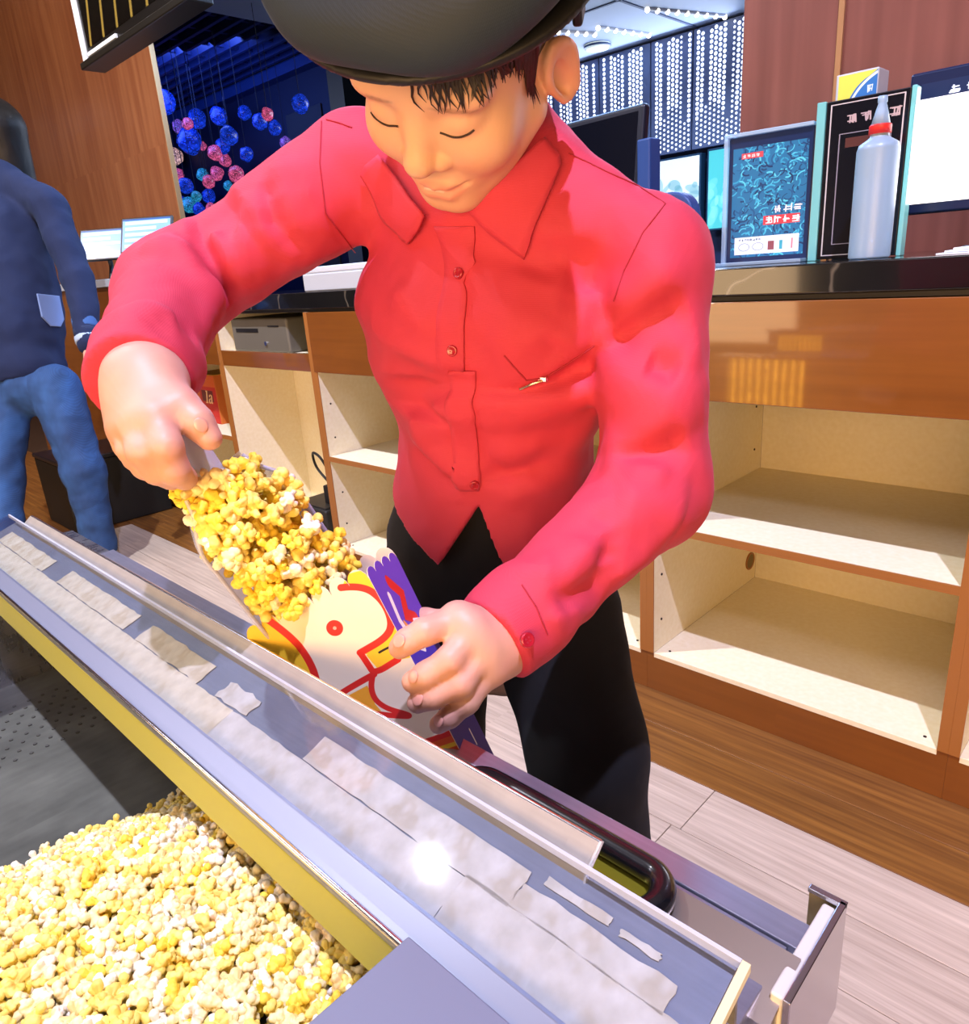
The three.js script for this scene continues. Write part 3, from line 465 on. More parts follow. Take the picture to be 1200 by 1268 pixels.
fold(-0.0139, 0.0169, [[-0.222,1.012,-0.3235],[-0.4995,0.8769,-0.7278]], [[-0.2079,1.0205,-0.3416],[-0.4677,0.896,-0.7686]], [[-0.1979,1.0277,-0.355],[-0.4453,0.9124,-0.7987]]);
fold(0.0177, 0.0126, [[-0.2266,1.0132,-0.3194],[-0.5098,0.8798,-0.7187]], [[-0.2121,1.0094,-0.3321],[-0.4773,0.8711,-0.7473]], [[-0.1995,1.0016,-0.3412],[-0.4488,0.8535,-0.7676]]);
fold(0.0275, 0.0189, [[-0.2196,0.9953,-0.318],[-0.4941,0.8394,-0.7155]], [[-0.203,0.99,-0.3322],[-0.4568,0.8275,-0.7474]], [[-0.1922,0.9819,-0.3393],[-0.4324,0.8094,-0.7634]]);
fold(-0.0101, 0.0145, [[-0.2168,0.9621,-0.3053],[-0.4877,0.7647,-0.6869]], [[-0.2221,0.9741,-0.3056],[-0.4996,0.7918,-0.6877]], [[-0.2168,0.9868,-0.3168],[-0.4879,0.8203,-0.7128]]);
fold(0.0158, 0.0126, [[-0.2445,0.9631,-0.278],[-0.5501,0.7671,-0.6255]], [[-0.2312,0.9586,-0.2892],[-0.5201,0.7568,-0.6507]], [[-0.2211,0.9757,-0.3073],[-0.4975,0.7953,-0.6915]]);
fold(-0.0116, 0.0169, [[-0.2326,0.939,-0.2785],[-0.5234,0.7127,-0.6267]], [[-0.2234,0.9504,-0.2931],[-0.5027,0.7384,-0.6596]], [[-0.213,0.9552,-0.3058],[-0.4793,0.7491,-0.6881]]);
fold(0.0119, 0.0105, [[-0.2346,0.9359,-0.2751],[-0.5278,0.7057,-0.6191]], [[-0.224,0.9398,-0.2876],[-0.504,0.7145,-0.647]], [[-0.2145,0.9389,-0.2967],[-0.4825,0.7124,-0.6676]]);
// chest and waist
fold(0.0111, 0.0315, [[-0.2726,1.1196,-0.3231],[-0.6135,1.1192,-0.7271]], [[-0.2753,1.0993,-0.311],[-0.6193,1.0735,-0.6998]], [[-0.2556,1.0769,-0.3202],[-0.575,1.023,-0.7205]]);
fold(-0.0061, 0.0362, [[-0.2494,1.1297,-0.3512],[-0.5612,1.1419,-0.7901]], [[-0.2518,1.1012,-0.3354],[-0.5665,1.0777,-0.7546]], [[-0.2563,1.0811,-0.3214],[-0.5767,1.0324,-0.7232]]);
fold(-0.0108, 0.0132, [[-0.2838,1.0599,-0.2839],[-0.6385,0.9847,-0.6388]], [[-0.2676,1.0567,-0.2987],[-0.602,0.9775,-0.6721]], [[-0.2526,1.0601,-0.3154],[-0.5682,0.9853,-0.7096]], [[-0.2395,1.0712,-0.3336],[-0.5389,1.0102,-0.7507]]);
fold(0.0165, 0.0126, [[-0.2815,1.0506,-0.2819],[-0.6334,0.9638,-0.6342]], [[-0.2664,1.0504,-0.2969],[-0.5995,0.9633,-0.668]], [[-0.2482,1.0531,-0.3165],[-0.5584,0.9696,-0.7121]], [[-0.2354,1.0552,-0.3303],[-0.5296,0.9742,-0.7431]]);
fold(-0.0095, 0.0193, [[-0.272,1.0118,-0.2732],[-0.6121,0.8767,-0.6147]], [[-0.2551,1.0135,-0.291],[-0.574,0.8804,-0.6546]], [[-0.2294,1.0271,-0.3231],[-0.5161,0.9109,-0.727]]);
fold(0.0147, 0.0210, [[-0.2732,1.0251,-0.2783],[-0.6146,0.9065,-0.6262]], [[-0.2559,1.0267,-0.2963],[-0.5759,0.9102,-0.6668]], [[-0.2329,1.0377,-0.3246],[-0.5239,0.9348,-0.7303]]);
fold(0.0220, 0.0137, [[-0.3074,1.0482,-0.2548],[-0.73,0.9494,-0.6052]], [[-0.297,1.0291,-0.2562],[-0.7055,0.904,-0.6085]], [[-0.2825,1.0145,-0.2639],[-0.671,0.8694,-0.6269]], [[-0.275,1.0179,-0.2731],[-0.6531,0.8775,-0.6486]]);
fold(-0.0119, 0.0145, [[-0.3032,1.0321,-0.2515],[-0.7201,0.9113,-0.5972]], [[-0.2919,1.0179,-0.2561],[-0.6932,0.8775,-0.6083]], [[-0.2794,1.0076,-0.2638],[-0.6636,0.8531,-0.6266]]);
fold(-0.0095, 0.0193, [[-0.3137,1.066,-0.2568],[-0.745,0.9918,-0.61]], [[-0.2999,1.0622,-0.2689],[-0.7122,0.9828,-0.6387]], [[-0.2869,1.0635,-0.2825],[-0.6815,0.9857,-0.6708]]);
fold(0.0127, 0.0168, [[-0.3273,1.0928,-0.2558],[-0.7773,1.0555,-0.6075]], [[-0.309,1.0779,-0.2672],[-0.7338,1.02,-0.6345]], [[-0.2886,1.0694,-0.2835],[-0.6855,0.9998,-0.6734]]);
fold(0.0147, 0.0147, [[-0.3076,1.0531,-0.2569],[-0.7306,0.9611,-0.6101]], [[-0.2943,1.0485,-0.2681],[-0.6989,0.9503,-0.6368]], [[-0.2834,1.0508,-0.2801],[-0.6731,0.9556,-0.6651]]);
// right sleeve (the one on the viewer's left)
fold(0.0177, 0.0147, [[-0.4776,1.2016,-0.3052],[-0.9552,1.2832,-0.6105]], [[-0.4724,1.177,-0.2989],[-0.9448,1.2339,-0.5978]], [[-0.4535,1.1458,-0.3033],[-0.907,1.1717,-0.6065]]);
fold(-0.0101, 0.0145, [[-0.4807,1.1886,-0.296],[-0.9615,1.2571,-0.5919]], [[-0.4754,1.1634,-0.2895],[-0.9509,1.2067,-0.579]], [[-0.4597,1.1413,-0.2949],[-0.9195,1.1626,-0.5898]]);
fold(0.0177, 0.0137, [[-0.4862,1.1839,-0.2884],[-0.9723,1.2479,-0.5767]], [[-0.4797,1.1566,-0.282],[-0.9594,1.1932,-0.5641]], [[-0.4614,1.1373,-0.2914],[-0.9227,1.1547,-0.5828]], [[-0.446,1.1389,-0.3075],[-0.892,1.1579,-0.6151]]);
fold(-0.0154, 0.0156, [[-0.5181,1.1613,-0.2457],[-1.0362,1.2026,-0.4915]], [[-0.4992,1.1348,-0.2522],[-0.9985,1.1497,-0.5044]], [[-0.4838,1.1097,-0.256],[-0.9675,1.0994,-0.5119]]);
fold(0.0236, 0.0147, [[-0.5103,1.1657,-0.2556],[-1.0205,1.2114,-0.5113]], [[-0.4914,1.1392,-0.2621],[-0.9829,1.1584,-0.5242]], [[-0.4767,1.1142,-0.2651],[-0.9535,1.1083,-0.5302]]);
fold(0.0236, 0.0168, [[-0.5352,1.1475,-0.2222],[-1.0703,1.1751,-0.4443]], [[-0.5172,1.1479,-0.2403],[-1.0345,1.1757,-0.4806]], [[-0.4996,1.1236,-0.2466],[-0.9991,1.1271,-0.4932]], [[-0.4936,1.1034,-0.2432],[-0.9872,1.0869,-0.4863]]);
fold(-0.0090, 0.0145, [[-0.5186,1.0987,-0.2159],[-1.0371,1.0773,-0.4318]], [[-0.508,1.1007,-0.2275],[-1.0159,1.0814,-0.4549]], [[-0.4971,1.0884,-0.2325],[-0.9943,1.0567,-0.4651]]);
fold(0.0136, 0.0126, [[-0.5363,1.0973,-0.1975],[-1.0726,1.0746,-0.3949]], [[-0.5223,1.1062,-0.2157],[-1.0445,1.0924,-0.4314]], [[-0.5086,1.0997,-0.2264],[-1.0172,1.0795,-0.4528]]);
fold(-0.0260, 0.0357, [[-0.5159,1.158,-0.2464],[-1.0319,1.1961,-0.4927]], [[-0.5045,1.1641,-0.2607],[-1.009,1.2082,-0.5213]], [[-0.492,1.1773,-0.2794],[-0.984,1.2346,-0.5588]]);
fold(-0.0260, 0.0315, [[-0.3115,1.0658,-0.259],[-0.7787,0.9845,-0.6474]], [[-0.307,1.053,-0.2575],[-0.7675,0.9526,-0.6437]], [[-0.3042,1.0446,-0.2563],[-0.7605,0.9314,-0.6407]]);
fold(0.0139, 0.0147, [[-0.4244,1.1276,-0.3239],[-0.8488,1.1352,-0.6478]], [[-0.4007,1.1048,-0.3369],[-0.8015,1.0895,-0.6738]], [[-0.3801,1.0771,-0.3446],[-0.7602,1.0342,-0.6892]]);
fold(0.0139, 0.0126, [[-0.3249,1.118,-0.4192],[-0.6498,1.116,-0.8384]], [[-0.3281,1.0926,-0.404],[-0.6563,1.0653,-0.808]], [[-0.3403,1.0732,-0.3827],[-0.6806,1.0265,-0.7654]], [[-0.3543,1.0643,-0.3645],[-0.7087,1.0086,-0.7289]]);
fold(0.0139, 0.0126, [[-0.3061,1.1008,-0.4299],[-0.6123,1.0816,-0.8598]], [[-0.3119,1.0808,-0.4147],[-0.6239,1.0416,-0.8294]], [[-0.3195,1.0661,-0.4003],[-0.6389,1.0122,-0.8005]]);
fold(0.0162, 0.0147, [[-0.3294,0.9694,-0.3449],[-0.6589,0.8188,-0.6898]], [[-0.3154,0.9783,-0.3632],[-0.6308,0.8366,-0.7264]], [[-0.2943,0.9917,-0.3906],[-0.5887,0.8634,-0.7812]]);
// sharper creases
fold(0.011, 0.008, [[-0.3067,1.1353,-0.2963],[-0.7669,1.1582,-0.7407]], [[-0.2895,1.1089,-0.3012],[-0.7237,1.0923,-0.7531]], [[-0.2722,1.0826,-0.3062],[-0.6806,1.0265,-0.7654]], [[-0.2629,1.0652,-0.3074],[-0.6572,0.9831,-0.7686]]);
fold(0.010, 0.008, [[-0.2443,1.084,-0.3348],[-0.6108,1.03,-0.8371]], [[-0.2512,1.0699,-0.3213],[-0.6279,0.9947,-0.8033]], [[-0.2611,1.0626,-0.3079],[-0.6528,0.9765,-0.7699]], [[-0.2808,1.0604,-0.2872],[-0.7019,0.971,-0.718]]);
fold(0.010, 0.008, [[-0.28,1.0422,-0.2795],[-0.7,0.9256,-0.6987]], [[-0.265,1.0424,-0.2946],[-0.6625,0.9261,-0.7365]], [[-0.2471,1.0473,-0.3148],[-0.6178,0.9382,-0.787]], [[-0.2356,1.0527,-0.3289],[-0.5889,0.9519,-0.8224]]);
fold(0.009, 0.007, [[-0.271,1.006,-0.2715],[-0.6774,0.835,-0.6788]], [[-0.2558,1.0086,-0.288],[-0.6395,0.8416,-0.7199]], [[-0.2358,1.019,-0.3129],[-0.5894,0.8676,-0.7824]]);
fold(0.012, 0.008, [[-0.2185,1.1144,-0.375],[-0.4916,1.1075,-0.8437]], [[-0.2281,1.0981,-0.3577],[-0.5132,1.0707,-0.8049]], [[-0.2373,1.0833,-0.3415],[-0.534,1.0375,-0.7685]], [[-0.2398,1.0729,-0.3341],[-0.5396,1.014,-0.7518]]);
fold(0.012, 0.008, [[-0.2015,1.0758,-0.3739],[-0.4535,1.0205,-0.8412]], [[-0.2029,1.0553,-0.363],[-0.4565,0.9745,-0.8167]], [[-0.206,1.0417,-0.3534],[-0.4636,0.9438,-0.7951]], [[-0.2072,1.027,-0.3454],[-0.4661,0.9107,-0.7771]]);
fold(0.012, 0.008, [[-0.236,1.0585,-0.3312],[-0.531,0.9817,-0.7453]], [[-0.2242,1.0451,-0.3368],[-0.5044,0.9514,-0.7577]], [[-0.2102,1.0371,-0.347],[-0.473,0.9336,-0.7808]]);
fold(0.012, 0.008, [[-0.2111,0.9862,-0.3223],[-0.475,0.819,-0.7252]], [[-0.2215,0.9782,-0.3081],[-0.4985,0.8009,-0.6931]], [[-0.2263,0.963,-0.2962],[-0.5092,0.7668,-0.6664]], [[-0.2334,0.9538,-0.2847],[-0.5252,0.7462,-0.6406]]);
fold(0.010, 0.007, [[-0.1995,0.981,-0.3315],[-0.4489,0.8073,-0.7458]], [[-0.2041,0.965,-0.3193],[-0.4593,0.7713,-0.7185]], [[-0.2117,0.955,-0.307],[-0.4764,0.7489,-0.6908]]);
fold(0.011, 0.008, [[-0.3749,1.1871,-0.2522],[-0.9373,1.2877,-0.6306]], [[-0.3686,1.1659,-0.2486],[-0.9215,1.2348,-0.6216]], [[-0.3585,1.1444,-0.2487],[-0.8961,1.1809,-0.6217]], [[-0.3427,1.1264,-0.2561],[-0.8568,1.136,-0.6401]]);
fold(0.012, 0.008, [[-0.3965,1.1645,-0.22],[-0.9913,1.2312,-0.5499]], [[-0.3896,1.1433,-0.217],[-0.9739,1.1781,-0.5425]], [[-0.378,1.124,-0.2196],[-0.9449,1.1301,-0.549]]);
fold(0.012, 0.008, [[-0.4209,1.1438,-0.1858],[-1.0524,1.1795,-0.4644]], [[-0.4077,1.1327,-0.1938],[-1.0192,1.1517,-0.4846]], [[-0.3975,1.1144,-0.1955],[-0.9938,1.106,-0.4887]], [[-0.3972,1.0988,-0.1885],[-0.993,1.0669,-0.4711]]);
fold(0.010, 0.008, [[-0.433,1.1063,-0.1561],[-1.0825,1.0858,-0.3903]], [[-0.4226,1.1111,-0.1688],[-1.0564,1.0977,-0.422]], [[-0.4123,1.106,-0.1767],[-1.0307,1.0849,-0.4418]], [[-0.4044,1.0937,-0.1788],[-1.0111,1.0542,-0.4471]]);

const foldSum = (x, y, z) => {
  let s = 0;
  for (const f of folds) {
    if (x < f.lo[0] || y < f.lo[1] || z < f.lo[2] || x > f.hi[0] || y > f.hi[1] || z > f.hi[2]) continue;
    let best = 9, bt = 0; const P = f.P, n = P.length - 1;
    for (let i = 0; i < n; i++) { const a = P[i], b = P[i + 1], dx = b[0] - a[0], dy = b[1] - a[1], dz = b[2] - a[2], px = x - a[0], py = y - a[1], pz = z - a[2], t = clamp((px * dx + py * dy + pz * dz) / (dx * dx + dy * dy + dz * dz)), qx = px - dx * t, qy = py - dy * t, qz = pz - dz * t, d = qx * qx + qy * qy + qz * qz; if (d < best) { best = d; bt = (i + t) / n; } }
    const taper = Math.min(1, 4 * Math.min(bt, 1 - bt) + 0.25); s += f.amp * taper * (f.amp > 0 ? Math.exp(-(Math.sqrt(best + 9e-6) - 0.003) / (f.width * 0.8)) : Math.exp(-best / (f.width * f.width)));
  }
  return s;
};
const shirtSurf = (x, y, z) => {
  let d = shirtBase(x, y, z);
  if (d < 0.035 && d > -0.035) { d -= foldSum(x, y, z); d -= 0.0034 * noise(x * 15 + y * 9, y * 12 - x * 7, z * 15) + 0.0016 * noise(x * 30, y * 22, z * 30) + 0.001 * noise(x * 55, y * 40, z * 55); }
  return d;
};
const shirtF = (x, y, z) => smax(shirtSurf(x, y, z), hemCut(x, y, z), 0.003);
const trouserF = (() => {
  const tab = [[-0.55, 0.13, 0.1, 0], [-0.1, 0.136, 0.105, 0.002], [0.1, 0.134, 0.102, 0.002], [0.3, 0.112, 0.09, 0.0], [0.45, 0.098, 0.084, 0]];
  const hips = torsoShape(tab, 0), hL = [J.hip[0] + tL.x * 0.075, J.hip[1] + tL.y * 0.075 - 0.05, J.hip[2] + tL.z * 0.075], hR = [J.hip[0] - tL.x * 0.078, J.hip[1] - tL.y * 0.078 - 0.05, J.hip[2] - tL.z * 0.078];
  const kL = [-0.4491,0.5687,-0.589], kR = [-0.6615,0.5543,-0.5334], aL = [kL[0] + 0.01, 0.07, kL[2] - 0.06], aR = [kR[0], 0.07, kR[2] - 0.07];
  const L1 = bone(hL, 0.088, kL, 0.068), L2 = bone(kL, 0.068, aL, 0.055), R1 = bone(hR, 0.086, kR, 0.064), R2 = bone(kR, 0.064, aR, 0.055);
  const f = (x, y, z) => {
    const [, t] = torsoIn(x, y, z); let d = Math.max(hips(x, y, z), t - 0.19, -0.07 - t); d = smin(d, smin(smin(L1(x, y, z), L2(x, y, z), 0.03), smin(R1(x, y, z), R2(x, y, z), 0.03), 0.008), 0.02);
    d = Math.max(d, 0.06 - y);
    return d - 0.003 * noise(x * 14, y * 9, z * 14) - 0.0015 * noise(x * 30, y * 24, z * 30);
  };
  f.feet = [aL, aR]; f.leg = [[hL, kL], [hR, kR]]; return f;
})();
// hands
const handL = (() => {
  const w = [-0.3723,0.8329,-0.3751], wi = along(J.lwr, J.lel, 0.03), kn = [[[-0.3812,0.8648,-0.3425], 0.0122], [[-0.3685,0.8569,-0.344], 0.012], [[-0.3616,0.8419,-0.3469], 0.0115], [[-0.3588,0.8242,-0.3504], 0.0105]];
  const fi = [
    [kn[0], [[-0.3882,0.8642,-0.3142], 0.0107], [[-0.3966,0.8582,-0.303], 0.0098], [[-0.4026,0.852,-0.3], 0.0088]],
    [kn[1], [[-0.3669,0.8457,-0.318], 0.0107], [[-0.3784,0.8361,-0.3035], 0.0098], [[-0.389,0.8285,-0.2981], 0.0087]],
    [kn[2], [[-0.3598,0.8269,-0.3208], 0.0102], [[-0.3744,0.818,-0.305], 0.0094], [[-0.3865,0.811,-0.2985], 0.0084]],
    [kn[3], [[-0.3595,0.8089,-0.3245], 0.0092], [[-0.3689,0.7976,-0.3143], 0.0084], [[-0.3781,0.7888,-0.3099], 0.0076]]].map((c) => chain(c, 0.004));
  const palm = kn.map(([k, r]) => bone(w, 0.022, k, r + 0.003)), wrist = bone(wi, 0.026, w, 0.0235);
  const th = chain([[[-0.3876,0.8341,-0.3798], 0.015], [[-0.4306,0.8307,-0.3799], 0.0125], [[-0.4593,0.8283,-0.3723], 0.0105], [[-0.4731,0.8257,-0.3648], 0.009]], 0.006);
  return (x, y, z) => { let d = wrist(x, y, z); for (const p of palm) d = smin(d, p(x, y, z), 0.014); d = smin(d, th(x, y, z), 0.012); for (const f of fi) d = smin(d, f(x, y, z), 0.0035); return d; };
})();
const handR = (() => {
  const w = [-0.5826,1.0555,-0.2239], wi = along(J.rwr, J.rel, 0.035), kn = [[[-0.5418,1.0351,-0.2105], 0.0125], [[-0.553,1.031,-0.2018], 0.0128], [[-0.5731,1.0255,-0.2015], 0.0125], [[-0.5935,1.0214,-0.206], 0.0115]];
  const fi = [
    [kn[0], [[-0.5231,1.0165,-0.2057], 0.0118], [[-0.5255,0.9974,-0.2092], 0.0108], [[-0.5385,0.9865,-0.2209], 0.0095]],
    [kn[1], [[-0.5372,1.0138,-0.1947], 0.0118], [[-0.5398,0.9972,-0.2022], 0.0105], [[-0.5538,0.9853,-0.2169], 0.0095]],
    [kn[2], [[-0.5584,1.0124,-0.1952], 0.0108], [[-0.5615,0.9972,-0.2028], 0.01], [[-0.5746,0.9846,-0.2181], 0.009]],
    [kn[3], [[-0.5806,1.012,-0.1996], 0.0098], [[-0.5863,0.9991,-0.2057], 0.0092], [[-0.5973,0.9879,-0.2193], 0.0085]]].map((c) => chain(c, 0.004));
  const palm = kn.map(([k, r]) => bone(w, 0.0225, k, r + 0.002)), wrist = bone(wi, 0.026, w, 0.0235);
  const th = chain([[[-0.5624,1.0501,-0.2267], 0.018], [[-0.5408,1.0396,-0.2286], 0.0142], [[-0.5278,1.0283,-0.2333], 0.0118], [[-0.5209,1.016,-0.2375], 0.0096]], 0.006);
  return (x, y, z) => { let d = wrist(x, y, z); for (const p of palm) d = smin(d, p(x, y, z), 0.018); d = smin(d, th(x, y, z), 0.009); for (const f of fi) d = smin(d, f(x, y, z), 0.0035); return d; };
})();
const boxOf = (pts, m) => [[0, 1, 2].map((i) => Math.min(...pts.map((p) => p[i])) - m), [0, 1, 2].map((i) => Math.max(...pts.map((p) => p[i])) + m)];
const kidLabel = 'person in red shirt and black flat cap scooping popcorn into a box';
const skinMat = phy({ color: 0xffffff, vertexColors: true, roughness: 0.5, sheen: 0.25, sheenRoughness: 0.5, sheenColor: new THREE.Color(0.6, 0.3, 0.2) });
const person = thing('person', kidLabel, 'person', [0, 0, 0]);
{
  const parts = [];
  const hg = sdfMesh(headF, [-0.11, -0.13, -0.12], [0.11, 0.14, 0.12], 0.0024, 0.012, faceCol); hg.applyMatrix4(headM); parts.push(hg);
  const handCol = (x, y, z) => { const n = 1 + 0.09 * fbm(x * 50, y * 50, z * 50, 3), k = clamp(0.5 + fbm(x * 35, y * 35, z * 35 + 7, 2)); return mixc([0.63 * n, 0.36 * n, 0.25 * n], [0.64 * n, 0.31 * n, 0.23 * n], k); };
  let b = boxOf([[-0.4026,0.852,-0.3], [-0.3781,0.7888,-0.3099], [-0.3655,0.8254,-0.3904], [-0.4731,0.8257,-0.3648], along(J.lwr, J.lel, 0.03)], 0.035); parts.push(sdfMesh(handL, b[0], b[1], 0.0028, 0.012, handCol));
  b = boxOf([[-0.5597,1.0242,-0.1845], [-0.5254,1.004,-0.2393], [-0.5883,0.9737,-0.2217], along(J.rwr, J.rel, 0.035)], 0.035); parts.push(sdfMesh(handR, b[0], b[1], 0.0028, 0.012, handCol));
  // body under the clothes
  const torsoIn2 = torsoShape(shirtTab.map(([t, w, d, o]) => [t, w - 0.016, d - 0.016, o]), -0.004), neck = bone(mid(neckBase, J.hip, 0.1), 0.05, nape, 0.043), [aL, aR] = trouserF.feet;
  const [[hL, kL], [hR, kR]] = trouserF.leg, limbs = [bone(J.lsh, 0.032, J.lel, 0.026), bone(J.lel, 0.026, J.lwr, 0.02), bone(J.rsh, 0.032, J.rel, 0.024), bone(J.rel, 0.024, J.rwr, 0.02), bone(hL, 0.055, kL, 0.042), bone(kL, 0.042, aL, 0.034), bone(hR, 0.055, kR, 0.042), bone(kR, 0.042, aR, 0.034)];
  const body = (x, y, z) => { const t = torsoIn(x, y, z)[1] / TL; let d = Math.max(torsoIn2(x, y, z), (t - 1.02) * TL, (-0.3 - t) * TL); d = smin(d, neck(x, y, z), 0.02); for (const l of limbs) d = smin(d, l(x, y, z), 0.02); return Math.max(d, 0.07 - y); };
  b = boxOf([J.lsh, J.rsh, J.lel, J.rel, J.lwr, J.rwr, aL, aR, nape], 0.08); parts.push(sdfMesh(body, b[0], b[1], 0.012, 0.03, () => skinC));
  part('body', mergeGeometries(parts), skinMat, person);
}
const weave = tex(256, 256, (u, v) => { const a = 0.5 + 0.25 * Math.sin(u * 6.2832 * 64) * Math.sign(Math.sin(v * 6.2832 * 64)) + 0.25 * Math.sin(v * 6.2832 * 64); return [a, a, a]; }, false);
const shirtMat = phy({ color: 0xc2334b, roughness: 0.75, sheen: 0.3, sheenRoughness: 0.5, sheenColor: new THREE.Color(0.8, 0.25, 0.4), bumpMap: rep(weave, 12, 12), bumpScale: 0.0002 });
const shirtThread = std({ color: 0xa01c32, roughness: 0.8 });
{
  const b = boxOf([J.lsh, J.rsh, J.lel, J.rel, J.lwr, J.rwr, [J.hip[0], J.hip[1] - 0.03, J.hip[2]], collarTop], 0.09);
  b[0][0] -= 0.05; b[1][0] += 0.04; b[0][2] -= 0.08; b[1][2] += 0.03;
  const shirt = part('shirt', sdfMesh(shirtF, b[0], b[1], 0.0036, 0.03), shirtMat, person);
  const shirtS = shirtSurf;
  const settle = (p, off) => { for (let i = 0; i < 4; i++) { const v = shirtS(p.x, p.y, p.z) - off; p.addScaledVector(grad(shirtS, p.x, p.y, p.z, 0.003), -v * 0.9); } return p; };
  // a cloth piece lying on the shirt: rows of segments, lofted and settled on the surface
  const cloth = (rows, o0, o1, thick, nu = 14, nv = 10) => {
    const R = rows.map((r) => r.map((s) => drop(shirtBase, s))), C = R.map((r) => new THREE.CatmullRomCurve3(r, false, 'centripetal')), top = [], bot = [];
    for (let j = 0; j <= nv; j++) {
      const f = j / nv * (C.length - 1), k = Math.min(C.length - 2, Math.floor(f)), w = f - k;
      for (let i = 0; i <= nu; i++) { const p = C[k].getPoint(i / nu).lerp(C[k + 1].getPoint(i / nu), w); settle(p, lerp(o0, o1, j / nv)); const n = grad(shirtS, p.x, p.y, p.z, 0.004); bot.push(p.clone().addScaledVector(n, -0.002)); top.push(p.addScaledVector(n, thick)); }
    }
    const pos = [...top, ...bot].flatMap((p) => [p.x, p.y, p.z]), N = top.length, idx = [], at = (i, j) => j * (nu + 1) + i;
    for (let j = 0; j < nv; j++) for (let i = 0; i < nu; i++) { idx.push(at(i, j), at(i, j + 1), at(i + 1, j), at(i + 1, j), at(i, j + 1), at(i + 1, j + 1)); idx.push(N + at(i, j), N + at(i + 1, j), N + at(i, j + 1), N + at(i + 1, j), N + at(i + 1, j + 1), N + at(i, j + 1)); }
    const edge = []; for (let i = 0; i < nu; i++) edge.push([at(i, 0), at(i + 1, 0)], [at(i + 1, nv), at(i, nv)]); for (let j = 0; j < nv; j++) edge.push([at(0, j + 1), at(0, j)], [at(nu, j), at(nu, j + 1)]);
    for (const [a, c] of edge) idx.push(a, c, N + a, c, N + c, N + a);
    const g = new THREE.BufferGeometry(); g.setAttribute('position', new THREE.Float32BufferAttribute(pos, 3)); g.setIndex(idx); g.setAttribute('uv', new THREE.Float32BufferAttribute(pos.flatMap((_, i) => (i % 3 ? [] : [pos[i] - pos[i + 2], pos[i + 1]])), 2));
    const ng = g.toNonIndexed(); ng.computeVertexNormals(); const sm = g; sm.computeVertexNormals(); return sm;
  };
  part('collar', cloth([[[[-0.2817,1.1838,-0.3442],[-0.6338,1.2636,-0.7744]], [[-0.2916,1.1692,-0.3274],[-0.656,1.2306,-0.7366]], [[-0.3023,1.1521,-0.3087],[-0.6801,1.1922,-0.6945]]], [[[-0.2732,1.1748,-0.3485],[-0.6146,1.2433,-0.7841]], [[-0.2855,1.1562,-0.3274],[-0.6423,1.2016,-0.7367]], [[-0.2957,1.1432,-0.3111],[-0.6653,1.1723,-0.7]]], [[[-0.2711,1.1705,-0.3485],[-0.6101,1.2336,-0.7841]], [[-0.2739,1.1477,-0.335],[-0.6164,1.1824,-0.7538]], [[-0.2768,1.1233,-0.3208],[-0.6227,1.1275,-0.7217]]]], 0.01, 0.004, 0.003), shirtMat, shirt);
  part('collar', cloth([[[[-0.3432,1.1816,-0.2814],[-0.8152,1.2662,-0.6683]], [[-0.3314,1.1681,-0.2869],[-0.7871,1.2342,-0.6814]], [[-0.3168,1.1494,-0.2928],[-0.7524,1.1898,-0.6954]]], [[[-0.3482,1.1779,-0.2747],[-0.827,1.2576,-0.6524]], [[-0.3347,1.1585,-0.2791],[-0.795,1.2115,-0.6629]], [[-0.3193,1.1422,-0.287],[-0.7583,1.1728,-0.6816]]], [[[-0.3492,1.1731,-0.2714],[-0.8294,1.2461,-0.6446]], [[-0.337,1.1538,-0.2746],[-0.8004,1.2003,-0.6523]], [[-0.3227,1.1352,-0.2802],[-0.7664,1.156,-0.6656]]]], 0.01, 0.004, 0.003), shirtMat, shirt);
  part('placket', cloth([[[[-0.3146,1.1443,-0.2926],[-0.7472,1.1776,-0.6949]], [[-0.3063,1.1188,-0.289],[-0.7274,1.1171,-0.6864]], [[-0.305,1.094,-0.2787],[-0.7243,1.0582,-0.6619]], [[-0.2999,1.0729,-0.2739],[-0.7123,1.0082,-0.6505]]], [[[-0.2993,1.1428,-0.3072],[-0.7109,1.1741,-0.7297]], [[-0.2958,1.1178,-0.2991],[-0.7025,1.1147,-0.7103]], [[-0.2935,1.0929,-0.2897],[-0.697,1.0556,-0.688]], [[-0.2898,1.0691,-0.2822],[-0.6884,0.9991,-0.6702]]]], 0.001, 0.0018, 0.0016, 24, 4), shirtMat, shirt);
  part('placket', cloth([[[[-0.2963,1.0701,-0.2762],[-0.7037,1.0015,-0.656]], [[-0.293,1.0517,-0.2709],[-0.6958,0.9578,-0.6434]], [[-0.2865,1.0264,-0.2655],[-0.6805,0.8977,-0.6305]], [[-0.282,1.0079,-0.2614],[-0.6696,0.8537,-0.6208]]], [[[-0.2853,1.0682,-0.2863],[-0.6776,0.997,-0.6801]], [[-0.2828,1.0507,-0.2807],[-0.6716,0.9554,-0.6666]], [[-0.2774,1.0296,-0.2762],[-0.6589,0.9054,-0.6559]], [[-0.2729,1.0062,-0.2697],[-0.6481,0.8497,-0.6405]]]], 0.001, 0.0018, 0.0016, 24, 4), shirtMat, shirt);
  const buttonMat = phy({ color: 0xa8182c, roughness: 0.25, clearcoat: 0.6 });
